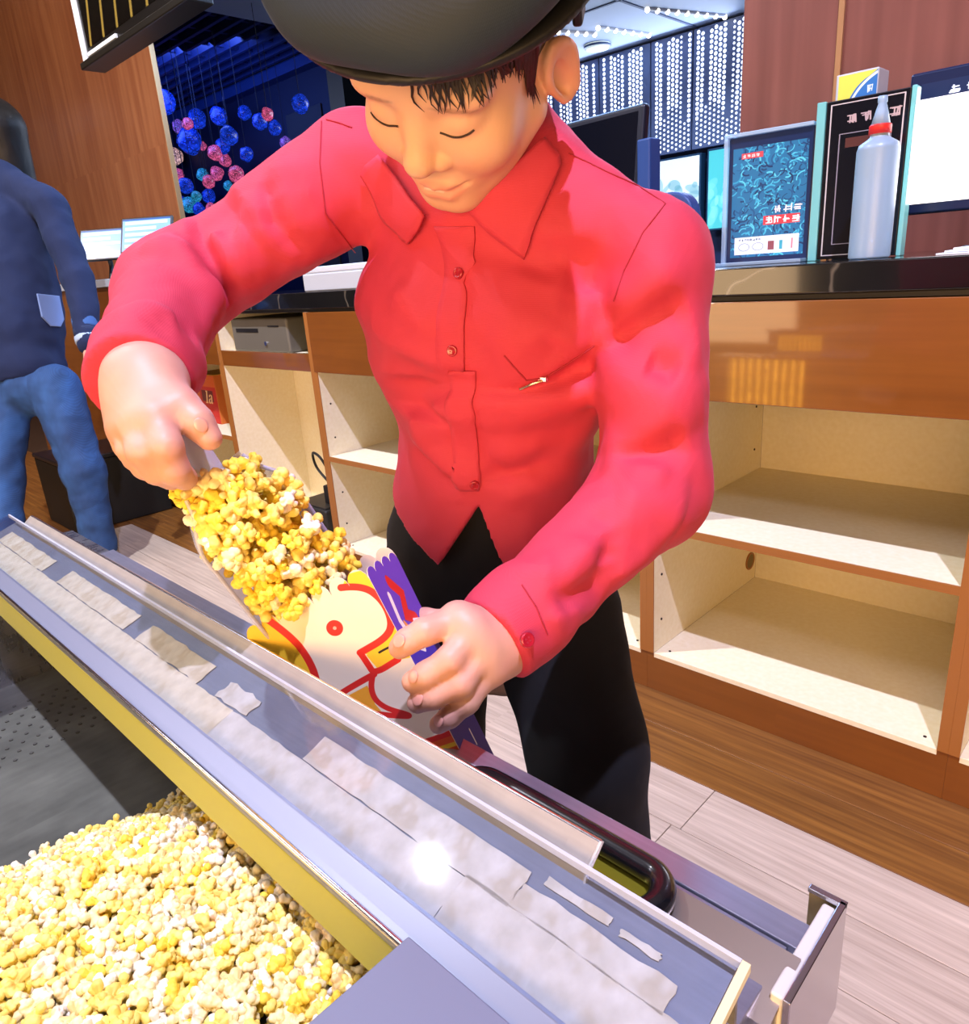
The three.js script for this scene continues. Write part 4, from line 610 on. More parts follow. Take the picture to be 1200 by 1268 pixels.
  const button = (seg, r = 0.0052) => { const p = drop(shirtS, seg, 0.0036), n = grad(shirtS, p.x, p.y, p.z, 0.006), q = new THREE.Quaternion().setFromUnitVectors(new THREE.Vector3(0, 1, 0), n);
    const g = new THREE.LatheGeometry([[0, 0.0012], [r * 0.55, 0.0012], [r * 0.68, 0.002], [r * 0.9, 0.002], [r, 0.001], [r, -0.0012], [0, -0.0012]].map(([a, b]) => new THREE.Vector2(a, b)), 24); g.applyQuaternion(q); g.translate(p.x, p.y, p.z); const b = part('button', g, buttonMat, shirt);
    for (const [a, c] of [[1, 1], [-1, 1], [1, -1], [-1, -1]]) { const h = new THREE.CylinderGeometry(r * 0.13, r * 0.13, 0.0006, 8); h.translate(a * r * 0.24, 0.0013, c * r * 0.24); h.applyQuaternion(q); h.translate(p.x, p.y, p.z); part('thread_hole', h, shirtThread, b); } };
  button([[-0.3003,1.1186,-0.2949],[-0.7132,1.1167,-0.7004]]); button([[-0.2963,1.0792,-0.2804],[-0.7038,1.023,-0.6659]]); button([[-0.2757,1.0097,-0.2685],[-0.6548,0.8581,-0.6377]]); button([[-0.2411,0.9266,-0.2643],[-0.5424,0.6849,-0.5947]], 0.006);
  const seam = (name, segs, r = 0.0006, off = 0.0003) => { const fine = []; for (let i = 0; i + 1 < segs.length; i++) for (let k = 0; k < 6; k++) fine.push([mid(segs[i][0], segs[i + 1][0], k / 6), mid(segs[i][1], segs[i + 1][1], k / 6)]); fine.push(segs[segs.length - 1]); part(name, tube(fine.map((s) => drop(shirtS, s, off)), r, 90, 5), shirtThread, shirt); };
  seam('seam', [[[-0.2692,1.1769,-0.3535],[-0.5383,1.2338,-0.7069]], [[-0.2614,1.172,-0.359],[-0.5228,1.224,-0.7179]], [[-0.2529,1.1663,-0.3648],[-0.5057,1.2125,-0.7297]], [[-0.2388,1.1575,-0.3749],[-0.4775,1.195,-0.7497]], [[-0.2263,1.1472,-0.3826],[-0.4526,1.1745,-0.7651]]]);
  seam('seam', [[[-0.2263,1.1472,-0.3826],[-0.4526,1.1745,-0.7651]], [[-0.2325,1.133,-0.3697],[-0.5522,1.151,-0.878]], [[-0.2363,1.1141,-0.357],[-0.5612,1.1059,-0.8479]], [[-0.2376,1.0986,-0.3484],[-0.5642,1.0691,-0.8276]]], 0.0006);
  seam('seam', [[[-0.3696,1.203,-0.265],[-0.9241,1.3275,-0.6625]], [[-0.3664,1.1813,-0.2581],[-0.9159,1.2733,-0.6452]], [[-0.3595,1.1552,-0.2527],[-0.8986,1.2079,-0.6319]], [[-0.344,1.1335,-0.2581],[-0.86,1.1538,-0.6453]]], 0.0007);
  seam('seam', [[[-0.3679,1.2037,-0.2671],[-0.9197,1.3292,-0.6676]], [[-0.3625,1.2015,-0.2714],[-0.9062,1.3237,-0.6786]], [[-0.3569,1.1985,-0.2756],[-0.8923,1.3162,-0.689]]], 0.0007);
  seam('pocket_edge', [[[-0.2758,1.0747,-0.2989],[-0.6551,1.0125,-0.7099]], [[-0.2694,1.0667,-0.3016],[-0.6398,0.9934,-0.7163]], [[-0.2646,1.0609,-0.3037],[-0.6284,0.9796,-0.7212]], [[-0.2578,1.0615,-0.3108],[-0.6123,0.981,-0.738]], [[-0.2507,1.0674,-0.3206],[-0.5955,0.995,-0.7615]], [[-0.2411,1.0763,-0.3345],[-0.5725,1.0162,-0.7944]]], 0.0009);
  seam('cuff_stitch', [[[-0.2474,0.9552,-0.2713],[-0.5568,0.7492,-0.6104]], [[-0.2396,0.9429,-0.2734],[-0.5391,0.7216,-0.6152]], [[-0.2326,0.9283,-0.2736],[-0.5233,0.6886,-0.6155]]], 0.0006);
  { const p = drop(shirtS, [[-0.262,1.0602,-0.306],[-0.6221,0.978,-0.7267]], 0.003), q = drop(shirtS, [[-0.2584,1.0615,-0.3101],[-0.6138,0.9811,-0.7366]], 0.003), o = drop(shirtS, [[-0.2665,1.0578,-0.3003],[-0.633,0.9722,-0.7132]], 0.003); const pin = part('name_pin', tube([o, p, q], 0.0016, 12, 8), std({ color: 0xf0d9b0, metalness: 1, roughness: 0.2 }), shirt); const g = new RoundedBoxGeometry(0.011, 0.005, 0.004, 2, 0.001); g.translate(q.x - 0.002, q.y + 0.001, q.z); part('clasp', g, std({ color: 0xd8d8dc, metalness: 1, roughness: 0.15 }), pin); }

  shirt.name = 'shirt';
}
const blackCloth = phy({ color: 0x040405, roughness: 0.9, sheen: 0.06, sheenColor: new THREE.Color(0.1, 0.12, 0.2), sheenRoughness: 0.6 });
{
  const [aL, aR] = trouserF.feet, b = boxOf([aL, aR, J.hip, [J.hip[0], J.hip[1] + 0.1, J.hip[2]]], 0.2); b[0][1] = 0.02;
  part('trousers', sdfMesh(trouserF, b[0], b[1], 0.008, 0.03), blackCloth, person);
  for (const a of [aL, aR]) {
    const heel = [a[0], 0.036, a[2] - 0.02], toe = [a[0] + 0.05, 0.03, a[2] + 0.12], sh = bone(heel, 0.034, toe, 0.03), an = bone([a[0], 0.1, a[2]], 0.034, heel, 0.034);
    const f = (x, y, z) => Math.max(smin(sh(x, y, z), an(x, y, z), 0.02), 0.001 - y), bb = boxOf([heel, toe, [a[0], 0.1, a[2]]], 0.05); bb[0][1] = -0.01;
    part('shoe', sdfMesh(f, bb[0], bb[1], 0.006, 0.02), std({ color: 0x111113, roughness: 0.45 }), person);
  }
}
// flat cap and hair
{
  const crown = ell(0, 0.106, -0.004, 0.128, 0.056, 0.124), band = (x, y, z) => (Math.hypot(x / 0.0835, (z + 0.012) / 0.1) - 1) * 0.083, under = (x, y, z) => 0.02 + 0.46 * z - y + 0.05 * Math.max(0, z - 0.06);
  const inner = ell(0, 0.035, -0.012, 0.0775, 0.088, 0.096);
  const capF = (x, y, z) => {
    const droop = 0.02 * sstep(0.02, 0.11, z);
    let d = crown(x, y + droop, z); const bd = Math.max(band(x, y, z), y - 0.09);
    d = smin(d, bd, 0.02); d = smax(d, under(x, y, z), 0.006);
    d -= 0.003 * noise(x * 18, y * 18, z * 18) * sstep(0.05, 0.09, y);
    return smax(d, -inner(x, y, z), 0.004);
  };
  const cg = sdfMesh(capF, [-0.15, -0.07, -0.15], [0.15, 0.18, 0.15], 0.0034, 0.015); cg.applyMatrix4(headM);
  const capMat = phy({ color: 0x1e2c3a, roughness: 0.7, sheen: 0.4, sheenColor: new THREE.Color(0.3, 0.42, 0.58), sheenRoughness: 0.45, bumpMap: rep(weave, 9, 9), bumpScale: 0.00012 });
  const cap = part('flat_cap', cg, capMat, person);
  // stiff visor under the front of the crown
  const visF = (x, y, z) => { const r = Math.hypot(x / 1.1, (z + 0.004) / 1.0), arc = r - 0.116 - 0.004 * Math.cos(x * 20), mid2 = 0.071 + 0.18 * (0.1 - z) * 0.3 - 1.1 * x * x * (z < 0 ? 1 : 0.35), th = Math.abs(y - mid2) - 0.0036; return smax(smax(smax(arc, th, 0.003), 0.045 - z - 0.25 * Math.abs(x), 0.004), -inner(x, y, z), 0.002); };
  const vg = sdfMesh(visF, [-0.15, 0.02, -0.02], [0.15, 0.12, 0.15], 0.0026, 0.015); vg.applyMatrix4(headM);
  part('visor', vg, phy({ color: 0x0b0c0f, roughness: 0.55, sheen: 0.2, sheenColor: new THREE.Color(0.2, 0.24, 0.3) }), cap);
  const seamPts = []; for (let i = 0; i <= 24; i++) { const a = -2.1 + 4.2 * i / 24, x = Math.sin(a) * 0.122, z = -0.006 + Math.cos(a) * 0.11; let y = 0.085; for (let k = 0; k < 40; k++) { if (capF(x, y, z) < 0) break; y += 0.001; } seamPts.push(headOut(x * 1.0, 0.092 - 0.02 * sstep(0.02, 0.11, z), z)); }
  part('piping', tube(seamPts, 0.0016, 80, 6), capMat, cap);
  const tab = new RoundedBoxGeometry(0.02, 0.032, 0.008, 2, 0.003); tab.rotateZ(-0.1); tab.rotateY(Math.PI / 2 + 0.2); tab.translate(0.0905, 0.022, -0.034); tab.applyMatrix4(headM); part('strap_tab', tab, std({ color: 0x0a0a0c, roughness: 0.4 }), cap);
  const hairF = (x, y, z) => { const ax = Math.abs(x); let d = ell(0, 0.036, -0.014, 0.0765, 0.0875, 0.095)(x, y, z); const line = -0.04 + 0.6 * Math.max(0, z + 0.03) + 1.3 * Math.max(0, z - 0.04) - y; const side = -0.028 * sstep(0.022, 0.0, Math.abs(z - 0.018)) * sstep(0.05, 0.07, ax); d = smax(d, line + side, 0.004); return d - 0.0018 * noise(x * 60, y * 30, z * 120); };
  const hg = sdfMesh(hairF, [-0.1, -0.1, -0.13], [0.1, 0.06, 0.1], 0.0032, 0.012); hg.applyMatrix4(headM);
  const hairMat = phy({ color: 0x22130b, roughness: 0.5, sheen: 0.3, sheenColor: new THREE.Color(0.25, 0.16, 0.1) });
  const hair = part('hair', hg, hairMat, person), r = rngOf(31), locks = [];
  for (let i = 0; i < 130; i++) {
    const u = Math.pow(i / 129, 0.62), a = lerp(0.08, 1.42, u) + (r() - 0.5) * 0.06, len = 0.02 + 0.016 * r() + (u > 0.72 ? 0.03 * (u - 0.72) / 0.28 + 0.004 : 0) + (a > 1.25 ? 0.02 : 0), pts = [];
    for (let k = 0; k <= 5; k++) { const t = k / 5, y = 0.064 - (len + 0.012) * t, aa = a + 0.1 * t * (r() - 0.3); let R = 0.06; for (let q = 0; q < 60; q++) { if (headF(Math.sin(aa) * R, y, Math.cos(aa) * R) > 0.0016) break; R += 0.001; } pts.push(headOut(Math.sin(aa) * R, y, Math.cos(aa) * R)); }
    const c = new THREE.CatmullRomCurve3(pts.map(V)), g = new THREE.TubeGeometry(c, 10, 0.0009 + 0.0012 * r() * (0.4 + u), 5); const p = g.attributes.position;
    for (let s = 0; s <= 10; s++) { const q = c.getPointAt(s / 10), w = s > 6 ? 1 - (s - 6) / 4.4 : 1; for (let m = 0; m <= 5; m++) { const id = s * 6 + m; p.setXYZ(id, q.x + (p.getX(id) - q.x) * w, q.y + (p.getY(id) - q.y) * w, q.z + (p.getZ(id) - q.z) * w); } }
    locks.push(g);
  }
  const lg = mergeGeometries(locks); lg.computeVertexNormals(); part('fringe', lg, hairMat, hair);
  // lashes along the lowered lids
  for (const s of [-1, 1]) {
    const pts = []; for (let k = 0; k <= 8; k++) { const t = k / 8, x = s * (0.0175 + 0.0265 * t), y = -0.0048 - 0.0038 * Math.sin(t * Math.PI) + 0.002 * t; let z = 0.095; for (let q = 0; q < 80; q++) { if (headF(x, y, z) < 0.0004) break; z -= 0.0005; } pts.push(headOut(x, y, z)); }
    part('eyelashes', tube(pts, 0.0009, 20, 6), std({ color: 0x2e1a10, roughness: 0.6 }), person);
  }
  // finger nails
  const nm = phy({ color: 0xd99c88, roughness: 0.3, clearcoat: 0.3 });
  for (const [p, q, f] of [[[-0.3994,0.8551,-0.3017], [-0.4039,0.8515,-0.2986], handL], [[-0.3853,0.831,-0.3001], [-0.3903,0.828,-0.2967], handL], [[-0.3831,0.813,-0.2998], [-0.3877,0.8105,-0.297], handL], [[-0.3753,0.7916,-0.311], [-0.3794,0.7884,-0.3084], handL], [[-0.5228,1.0204,-0.2361], [-0.5193,1.0142,-0.2382], handR]]) {
    const ax = V(q).sub(V(p)).normalize(), c = mid(p, q, 0.4), toEye = new THREE.Vector3(0.5, 0.7, 0.5), g0 = V(c); for (let i = 0; i < 60 && f(g0.x, g0.y, g0.z) < 0; i++) g0.addScaledVector(toEye, 0.0004);
    const n = grad(f, g0.x, g0.y, g0.z), sd = n.clone().cross(ax).normalize(), lx = sd.clone().cross(n).normalize(), e = new THREE.SphereGeometry(1, 16, 10); e.applyMatrix4(new THREE.Matrix4().makeBasis(lx.multiplyScalar(0.0058), sd.multiplyScalar(0.0048), n.clone().multiplyScalar(0.0012)).setPosition(g0)); part('fingernail', e, nm, person);
  }
}

// ------------------------------------------------------------------ popcorn box in the left hand
{
  const A = V([-0.4587,0.8975,-0.3158]), B = V([-0.5563,0.8359,-0.2518]), D = V([-0.3801,0.7373,-0.3345]);
  const r = A.clone().sub(B), W = r.length(); r.normalize(); const u = A.clone().sub(D), H = u.length() * 1.2; u.addScaledVector(r, -u.dot(r)).normalize(); const n = r.clone().cross(u), DEP = 0.062;
  const root = thing('popcorn_box', 'cream cardboard popcorn box with red bubble lettering held over the warmer', 'box', [0, 0, 0]);
  const base = A.clone().addScaledVector(r, -W / 2).addScaledVector(u, -H); root.matrixAutoUpdate = true; root.position.copy(base); root.quaternion.setFromRotationMatrix(new THREE.Matrix4().makeBasis(r, u, n));
  const scallop = (w0, w1, h, lobes, amp, rise = 0) => {                     // trapezoid with a scalloped top
    const s = new THREE.Shape(); s.moveTo(-w0 / 2, 0); s.lineTo(w0 / 2, 0); s.lineTo(w1 / 2, h - amp);
    for (let i = 0; i < lobes; i++) { const x0 = w1 / 2 - w1 * i / lobes, x1 = w1 / 2 - w1 * (i + 1) / lobes, k = 1 + rise * Math.sin(Math.PI * (i + 0.5) / lobes); s.bezierCurveTo(x0, h + amp * 0.7 * k, x1, h + amp * 0.7 * k, x1, h - amp + (i < lobes - 1 ? amp * 0.3 : 0)); }
    s.lineTo(-w0 / 2, 0); return s;
  };
  const panel = (w0, w1, h, lobes, amp, rise) => { const g = new THREE.ExtrudeGeometry(scallop(w0, w1, h, lobes, amp, rise), { depth: 0.0006, bevelEnabled: false, curveSegments: 8 }); const p = g.attributes.position, uv = new Float32Array(p.count * 2); for (let i = 0; i < p.count; i++) { uv[2 * i] = p.getX(i) / w1 + 0.5; uv[2 * i + 1] = p.getY(i) / (h + amp); } g.setAttribute('uv', new THREE.BufferAttribute(uv, 2)); return g; };
  const wb = W * 0.84, db = DEP * 0.8, lean = (DEP - db) / 2 / H, leanW = (W - wb) / 2 / H, amp = 0.009;
  const CW = 640, CH = Math.round(640 * (H + amp) / W);
  const frontArt = canvasTex(CW, CH, (c) => {
    c.fillStyle = '#eedfbf'; c.fillRect(0, 0, CW, CH);
    const k = 0.3833 / 45440, hy = CH / 1.2; c.setTransform(CW * 240 * k, hy * 80 * k, -CW * 124 * k, hy * 148 * k, CW * (240 * -103 + 124 * 245) / 45440, hy * (80 * -103 - 148 * 245) / 45440 + CH * 0.045);
    const path = (p) => { c.beginPath(); c.moveTo(p[0], p[1]); for (let i = 2; i + 3 < p.length; i += 2) { const mx = (p[i] + p[i + 2]) / 2, my = (p[i + 1] + p[i + 3]) / 2; c.quadraticCurveTo(p[i], p[i + 1], mx, my); } c.lineTo(p[p.length - 2], p[p.length - 1]); };
    const fill = (col, p) => { c.fillStyle = col; c.beginPath(); c.moveTo(p[0], p[1]); for (let i = 2; i < p.length; i += 2) c.lineTo(p[i], p[i + 1]); c.fill(); };
    const line = (w, p, col = '#d9261c') => { c.strokeStyle = col; c.lineWidth = w; c.lineJoin = 'round'; c.lineCap = 'round'; path(p); c.stroke(); };
    fill('#f4c52b', [120, 640, 350, 560, 420, 640, 470, 710, 495, 800, 470, 1000, 250, 1000, 100, 760]);
    line(24, [340, 580, 420, 640, 470, 715, 492, 780, 494, 850]);
    fill('#f4c52b', [585, 485, 600, 440, 680, 420, 800, 700, 740, 715, 632, 692, 712, 640, 728, 590, 697, 515, 640, 478]);
    fill('#eedfbf', [600, 500, 660, 500, 700, 540, 712, 600, 690, 640, 600, 690]);
    fill('#f4c52b', [650, 700, 745, 650, 775, 690, 690, 752]);
    line(22, [582, 482, 645, 474, 705, 520, 732, 590, 716, 640, 632, 692]); line(20, [632, 692, 655, 730, 672, 762, 745, 712]); line(20, [672, 762, 610, 800, 555, 838]);
    fill('#f0a62a', [575, 845, 650, 800, 672, 862, 690, 885, 640, 888]); line(18, [668, 764, 655, 815, 690, 872, 792, 898, 735, 900, 665, 893]); line(18, [555, 838, 600, 866, 665, 893]);
    line(7, [690, 690, 715, 674, 742, 664], '#1c1a18');
    c.fillStyle = '#d9261c'; c.beginPath(); c.arc(557, 612, 26, 0, 7); c.fill(); c.fillStyle = '#f2a48e'; c.beginPath(); c.arc(557, 612, 6, 0, 7); c.fill();
    fill('#e4571d', [780, 1010, 930, 940, 1040, 1140, 700, 1240]); line(18, [780, 1000, 860, 966, 935, 930]); line(14, [850, 1010, 905, 986, 950, 968], '#f4c52b');
    c.setTransform(1, 0, 0, 1, 0, 0);
  });
  const sideArt = canvasTex(256, 512, (c, w, h) => {
    c.fillStyle = '#4a37a8'; c.fillRect(0, 0, w, h); c.fillStyle = '#6a45b4'; c.fillRect(0, 0, w, 150); c.fillStyle = '#3a2f9c'; c.fillRect(0, 330, w, 200);
    const s = (col, lw, p) => { c.strokeStyle = col; c.lineWidth = lw; c.lineCap = 'round'; c.beginPath(); c.moveTo(p[0], p[1]); for (let i = 2; i < p.length; i += 2) c.lineTo(p[i], p[i + 1]); c.stroke(); };
    s('#fff1dc', 20, [70, 80, 56, 130, 86, 190, 124, 204]); s('#d8281f', 30, [110, 56, 160, 90, 120, 130, 176, 150]); s('#fff6ea', 12, [150, 150, 206, 160, 196, 205, 140, 200, 150, 155]); s('#f0a040', 12, [80, 140, 116, 180]); s('#ffffff', 9, [110, 270, 110, 300]); s('#ffffff', 9, [150, 400, 150, 430]);
  });
  const card = (map) => std({ map, roughness: 0.55 }), inside = std({ color: 0xf3dcc0, roughness: 0.7 });
  const place = (name, g, mat, pos, rx, ry) => { const m = part(name, g, [mat, inside], root); m.position.set(...pos); m.rotation.set(rx, ry, 0, 'YXZ'); return m; };
  place('front_panel', panel(wb, W, H, 7, amp, 0.9), card(frontArt), [0, 0, -(DEP - db) / 2], Math.atan(lean), 0);
  place('back_panel', panel(wb, W, H * 1.02, 7, amp, 0.6), inside, [0, 0, -DEP + (DEP - db) / 2], Math.atan(lean), Math.PI);
  place('side_panel', panel(db, DEP, H * 0.99, 4, amp * 0.7, 0.3), card(sideArt), [wb / 2, 0, -DEP / 2], Math.atan(leanW), Math.PI / 2);
  place('side_panel', panel(db, DEP, H * 0.99, 4, amp * 0.7, 0.3), card(sideArt), [-wb / 2, 0, -DEP / 2], Math.atan(leanW), -Math.PI / 2);
  const bt = new THREE.BoxGeometry(wb, 0.001, db); bt.translate(0, 0.002, -DEP / 2); part('bottom_panel', bt, inside, root);
}
// ------------------------------------------------------------------ clear scoop with its load of popcorn
{
  const H0 = V([-0.5775,1.0306,-0.2323]), S0 = V([-0.5676,0.9738,-0.2544]), TIP = V([-0.5259,0.8491,-0.3123]);
  const f = TIP.clone().sub(S0), L = f.length(); f.normalize(); const up = new THREE.Vector3(0.42, 0.85, 0.35); up.addScaledVector(f, -up.dot(f)).normalize(); const sd = up.clone().cross(f).normalize();
  const root = thing('popcorn_scoop', 'clear plastic scoop full of popcorn tipped into the box', 'scoop', [0, 0, 0]);
  const plastic = phy({ color: 0xe9ebf8, roughness: 0.18, transmission: 0.5, thickness: 0, ior: 1.5 }), frost = phy({ color: 0xe4e6f6, roughness: 0.25, transmission: 0.55, thickness: 0, ior: 1.45 });
  const P = (s, a, h) => S0.clone().addScaledVector(f, s).addScaledVector(sd, a).addScaledVector(up, h);
  const NS = 20, NA = 20, wOf = (s) => lerp(0.03, 0.05, sstep(0, 0.045, s)), hOf = (s) => lerp(0.05, 0.03, sstep(0.02, L, s)), floor = -0.042;
  const sheet = (off) => { const pos = [], idx = []; for (let i = 0; i <= NS; i++) { const s = L * i / NS, w = wOf(s) - off, h = hOf(s); for (let j = 0; j <= NA; j++) { const a = -1 + 2 * j / NA, q = Math.sign(a) * Math.pow(Math.abs(a), 0.55), wall = Math.pow(Math.abs(a), 3.2); const p = P(s, q * w, floor + off + wall * h); pos.push(p.x, p.y, p.z); } } for (let i = 0; i < NS; i++) for (let j = 0; j < NA; j++) { const a = i * (NA + 1) + j; idx.push(a, a + 1, a + NA + 1, a + 1, a + NA + 2, a + NA + 1); } const g = new THREE.BufferGeometry(); g.setAttribute('position', new THREE.Float32BufferAttribute(pos, 3)); g.setIndex(idx); g.computeVertexNormals(); g.setAttribute('uv', new THREE.Float32BufferAttribute(new Float32Array(pos.length / 3 * 2), 2)); return g; };
  const bowl = part('bowl', sheet(0), plastic, root);
  { // back wall of the bowl
    const pos = [], idx = [], w = wOf(0); for (let j = 0; j <= NA; j++) { const a = -1 + 2 * j / NA, q = Math.sign(a) * Math.pow(Math.abs(a), 0.55), wall = Math.pow(Math.abs(a), 3.2); let p = P(0, q * w, floor + wall * hOf(0)); pos.push(p.x, p.y, p.z); p = P(-0.004, q * w, floor + hOf(0)); pos.push(p.x, p.y, p.z); } for (let j = 0; j < NA; j++) idx.push(2 * j, 2 * j + 2, 2 * j + 1, 2 * j + 1, 2 * j + 2, 2 * j + 3);
    const g = new THREE.BufferGeometry(); g.setAttribute('position', new THREE.Float32BufferAttribute(pos, 3)); g.setIndex(idx); g.computeVertexNormals(); part('back_wall', g, plastic, bowl); }
  for (const a of [-1, 1]) { const pts = []; for (let i = 0; i <= 10; i++) { const s = L * i / 10; pts.push(P(s, a * wOf(s), floor + hOf(s))); } part('rim_edge', tube(pts, 0.0019, 30, 6), frost, bowl); }
  const hEnd = S0.clone().addScaledVector(up, -0.004);
  const hg = tube([H0, H0.clone().lerp(hEnd, 0.5), hEnd], 0.0145, 20, 20); part('handle', hg, frost, root);
  const ringG = new THREE.TorusGeometry(0.0145, 0.0012, 6, 24); ringG.applyQuaternion(new THREE.Quaternion().setFromUnitVectors(new THREE.Vector3(0, 0, 1), hEnd.clone().sub(H0).normalize())); ringG.translate(hEnd.x, hEnd.y, hEnd.z); part('handle_collar', ringG, plastic, root);
  const r = rngOf(404), placed = []; let tries = 0;
  while (placed.length < 175 && tries++ < 20000) {
    const s = r() * (L - 0.014) - 0.004, a = (r() * 2 - 1), top = 0.03 * Math.sqrt(Math.max(0, 1 - a * a)) * (0.55 + 0.65 * Math.sin(Math.PI * clamp((s + 0.03) / (L + 0.05)))), w = wOf(Math.max(0, s)) + 0.006; const h = lerp(floor + 0.012, 0.01 + top, Math.pow(r(), 0.6)); const lat = a * w * 0.78;
    const p = P(s, lat, h); if (placed.some((q) => q.distanceTo(p) < 0.0082)) continue; placed.push(p);
  }
  for (const p of placed) kernel([p.x, p.y, p.z], 0.0094 + r() * 0.003, popOf(r, true), r, 'popcorn piece heaped in the clear scoop', 'popcorn in the scoop');
}
// ------------------------------------------------------------------ person in blue at the far left
{
  const P2 = thing('person', 'person in blue sweater and jeans standing at the left edge', 'person', [0, 0, 0]);
  const hd = [-3.9757,1.8472,-1.0982], nk = [-3.9226,1.6403,-1.0843], hp = [-3.7008,0.8524,-0.9373], sR = [-3.6555,1.502,-1.1678], eR = [-3.4963,1.2028,-1.1574], wR = [-3.36,0.9429,-1.0977], hR = [-3.2869,0.8011,-1.0597], sL = [-4.1318,1.5292,-0.9417], eL = [-4.029,1.2295,-0.785], wL = [-3.7824,0.9595,-0.7565];
  const h1 = [-3.5766,0.7626,-0.9898], k1 = [-3.4011,0.409,-0.9702], a1 = [-3.36, 0.07, -0.95], h2 = [-3.752,0.7751,-0.8497], k2 = [-3.6316,0.4217,-0.7151], a2 = [-3.5, 0.07, -0.62];
  const sk = [bone(hd, 0.095, [hd[0], hd[1] - 0.06, hd[2] + 0.02], 0.075), bone(hd, 0.05, nk, 0.05), bone(nk, 0.06, hp, 0.1), bone(wR, 0.026, hR, 0.032), bone(sR, 0.04, eR, 0.036), bone(eR, 0.036, wR, 0.026), bone(h1, 0.06, k1, 0.045), bone(k1, 0.045, a1, 0.035), bone(h2, 0.06, k2, 0.045), bone(k2, 0.045, a2, 0.035)];
  const fing = [0, 1, 2, 3].map((i) => chain([[[hR[0] + (i - 1.5) * 0.014, hR[1] - 0.01, hR[2] + (i - 1.5) * 0.012], 0.011], [[hR[0] + (i - 1.5) * 0.013 + 0.006, hR[1] - 0.07, hR[2] + (i - 1.5) * 0.011], 0.0085]]));
  const body = (x, y, z) => { let d = 9; for (const b of sk) d = smin(d, b(x, y, z), 0.02); for (const b of fing) d = smin(d, b(x, y, z), 0.006); return d; };
  let b = boxOf([hd, hp, a1, a2, hR, sL, eR], 0.16); part('body', sdfMesh(body, b[0], b[1], 0.012, 0.03, () => [0.62, 0.36, 0.25]), skinMat, P2);
  const sw = [bone(nk, 0.075, hp, 0.155), bone(mid(nk, hp, 0.3), 0.16, mid(nk, hp, 0.8), 0.165), bone(nk, 0.07, sR, 0.07), bone(sR, 0.072, eR, 0.064), bone(eR, 0.064, wR, 0.047), bone(nk, 0.07, sL, 0.07), bone(sL, 0.072, eL, 0.064), bone(eL, 0.064, wL, 0.045)];
  const sweater = (x, y, z) => { let d = 9; for (const q of sw) d = smin(d, q(x, y, z), 0.03); return Math.max(d, hp[1] - 0.035 - y) - 0.012 * noise(x * 9, y * 7, z * 9) - 0.005 * noise(x * 22, y * 18, z * 22); };
  const knit = phy({ color: 0x071a40, roughness: 0.9, sheen: 0.1, sheenColor: new THREE.Color(0.1, 0.25, 0.55) });
  b = boxOf([nk, hp, sR, eR, wR, sL, eL, wL], 0.19); const swm = part('sweater', sdfMesh(sweater, b[0], b[1], 0.011, 0.03), knit, P2);
  const cuffA = along(wR, eR, 0.0), cuffB = along(wR, eR, 0.06), cuffC = along(wR, eR, 0.11);
  for (const [p, q, col] of [[cuffA, along(wR, eR, 0.028), 0x9fb2c9], [along(wR, eR, 0.034), cuffB, 0x1b2a4a], [cuffB, cuffC, 0x35598f]]) { const f0 = bone(p, 0.05, q, 0.052), e = V(eR).sub(V(wR)).normalize(), dot = (x, y, z, c) => (x - c[0]) * e.x + (y - c[1]) * e.y + (z - c[2]) * e.z, f = (x, y, z) => Math.max(f0(x, y, z), -dot(x, y, z, p), dot(x, y, z, q)), bb = boxOf([p, q], 0.07); part('cuff_band', sdfMesh(f, bb[0], bb[1], 0.006, 0.02), std({ color: col, roughness: 0.9 }), swm); }
  { const p = drop(sweater, [[-2.8689,1.0913,-0.8392],[-3.9017,1.081,-1.1413]], 0.004), n = grad(sweater, p.x, p.y, p.z, 0.02), g = new THREE.ExtrudeGeometry(new THREE.Shape([[-0.055, 0.06], [0.055, 0.06], [0.055, -0.035], [0.03, -0.065], [-0.02, -0.065], [-0.055, -0.03]].map(([x, y]) => new THREE.Vector2(x, y))), { depth: 0.004, bevelEnabled: true, bevelSize: 0.004, bevelThickness: 0.002 }); g.applyQuaternion(new THREE.Quaternion().setFromUnitVectors(new THREE.Vector3(0, 0, 1), n)); g.translate(p.x, p.y, p.z); part('patch_pocket', g, std({ color: 0x6f86b4, roughness: 0.9 }), swm); }
  const jn = [bone(hp, 0.13, mid(h1, h2), 0.12), bone(h1, 0.105, k1, 0.082), bone(k1, 0.082, a1, 0.066), bone(h2, 0.105, k2, 0.082), bone(k2, 0.082, a2, 0.066)];
  const jeans = (x, y, z) => { let d = smin(jn[0](x, y, z), smin(jn[1](x, y, z), jn[2](x, y, z), 0.03), 0.03); d = smin(d, smin(jn[3](x, y, z), jn[4](x, y, z), 0.03), 0.03); return Math.max(d, 0.045 - y) - 0.008 * noise(x * 12, y * 16, z * 12) - 0.004 * noise(x * 30, y * 40, z * 30); };
  const denim = std({ color: 0xffffff, roughness: 0.85, map: rep(tex(256, 256, (u, v) => mixc(hex(0x10294c), hex(0x32609a), 0.5 + fbm(u * 4, v * 3, 5, 4) * 1.1 + 0.15 * Math.sin((u + v) * 500))), 2, 2) });
  b = boxOf([hp, a1, a2, k1, k2], 0.16); b[0][1] = 0.0; part('jeans', sdfMesh(jeans, b[0], b[1], 0.012, 0.03), denim, P2);
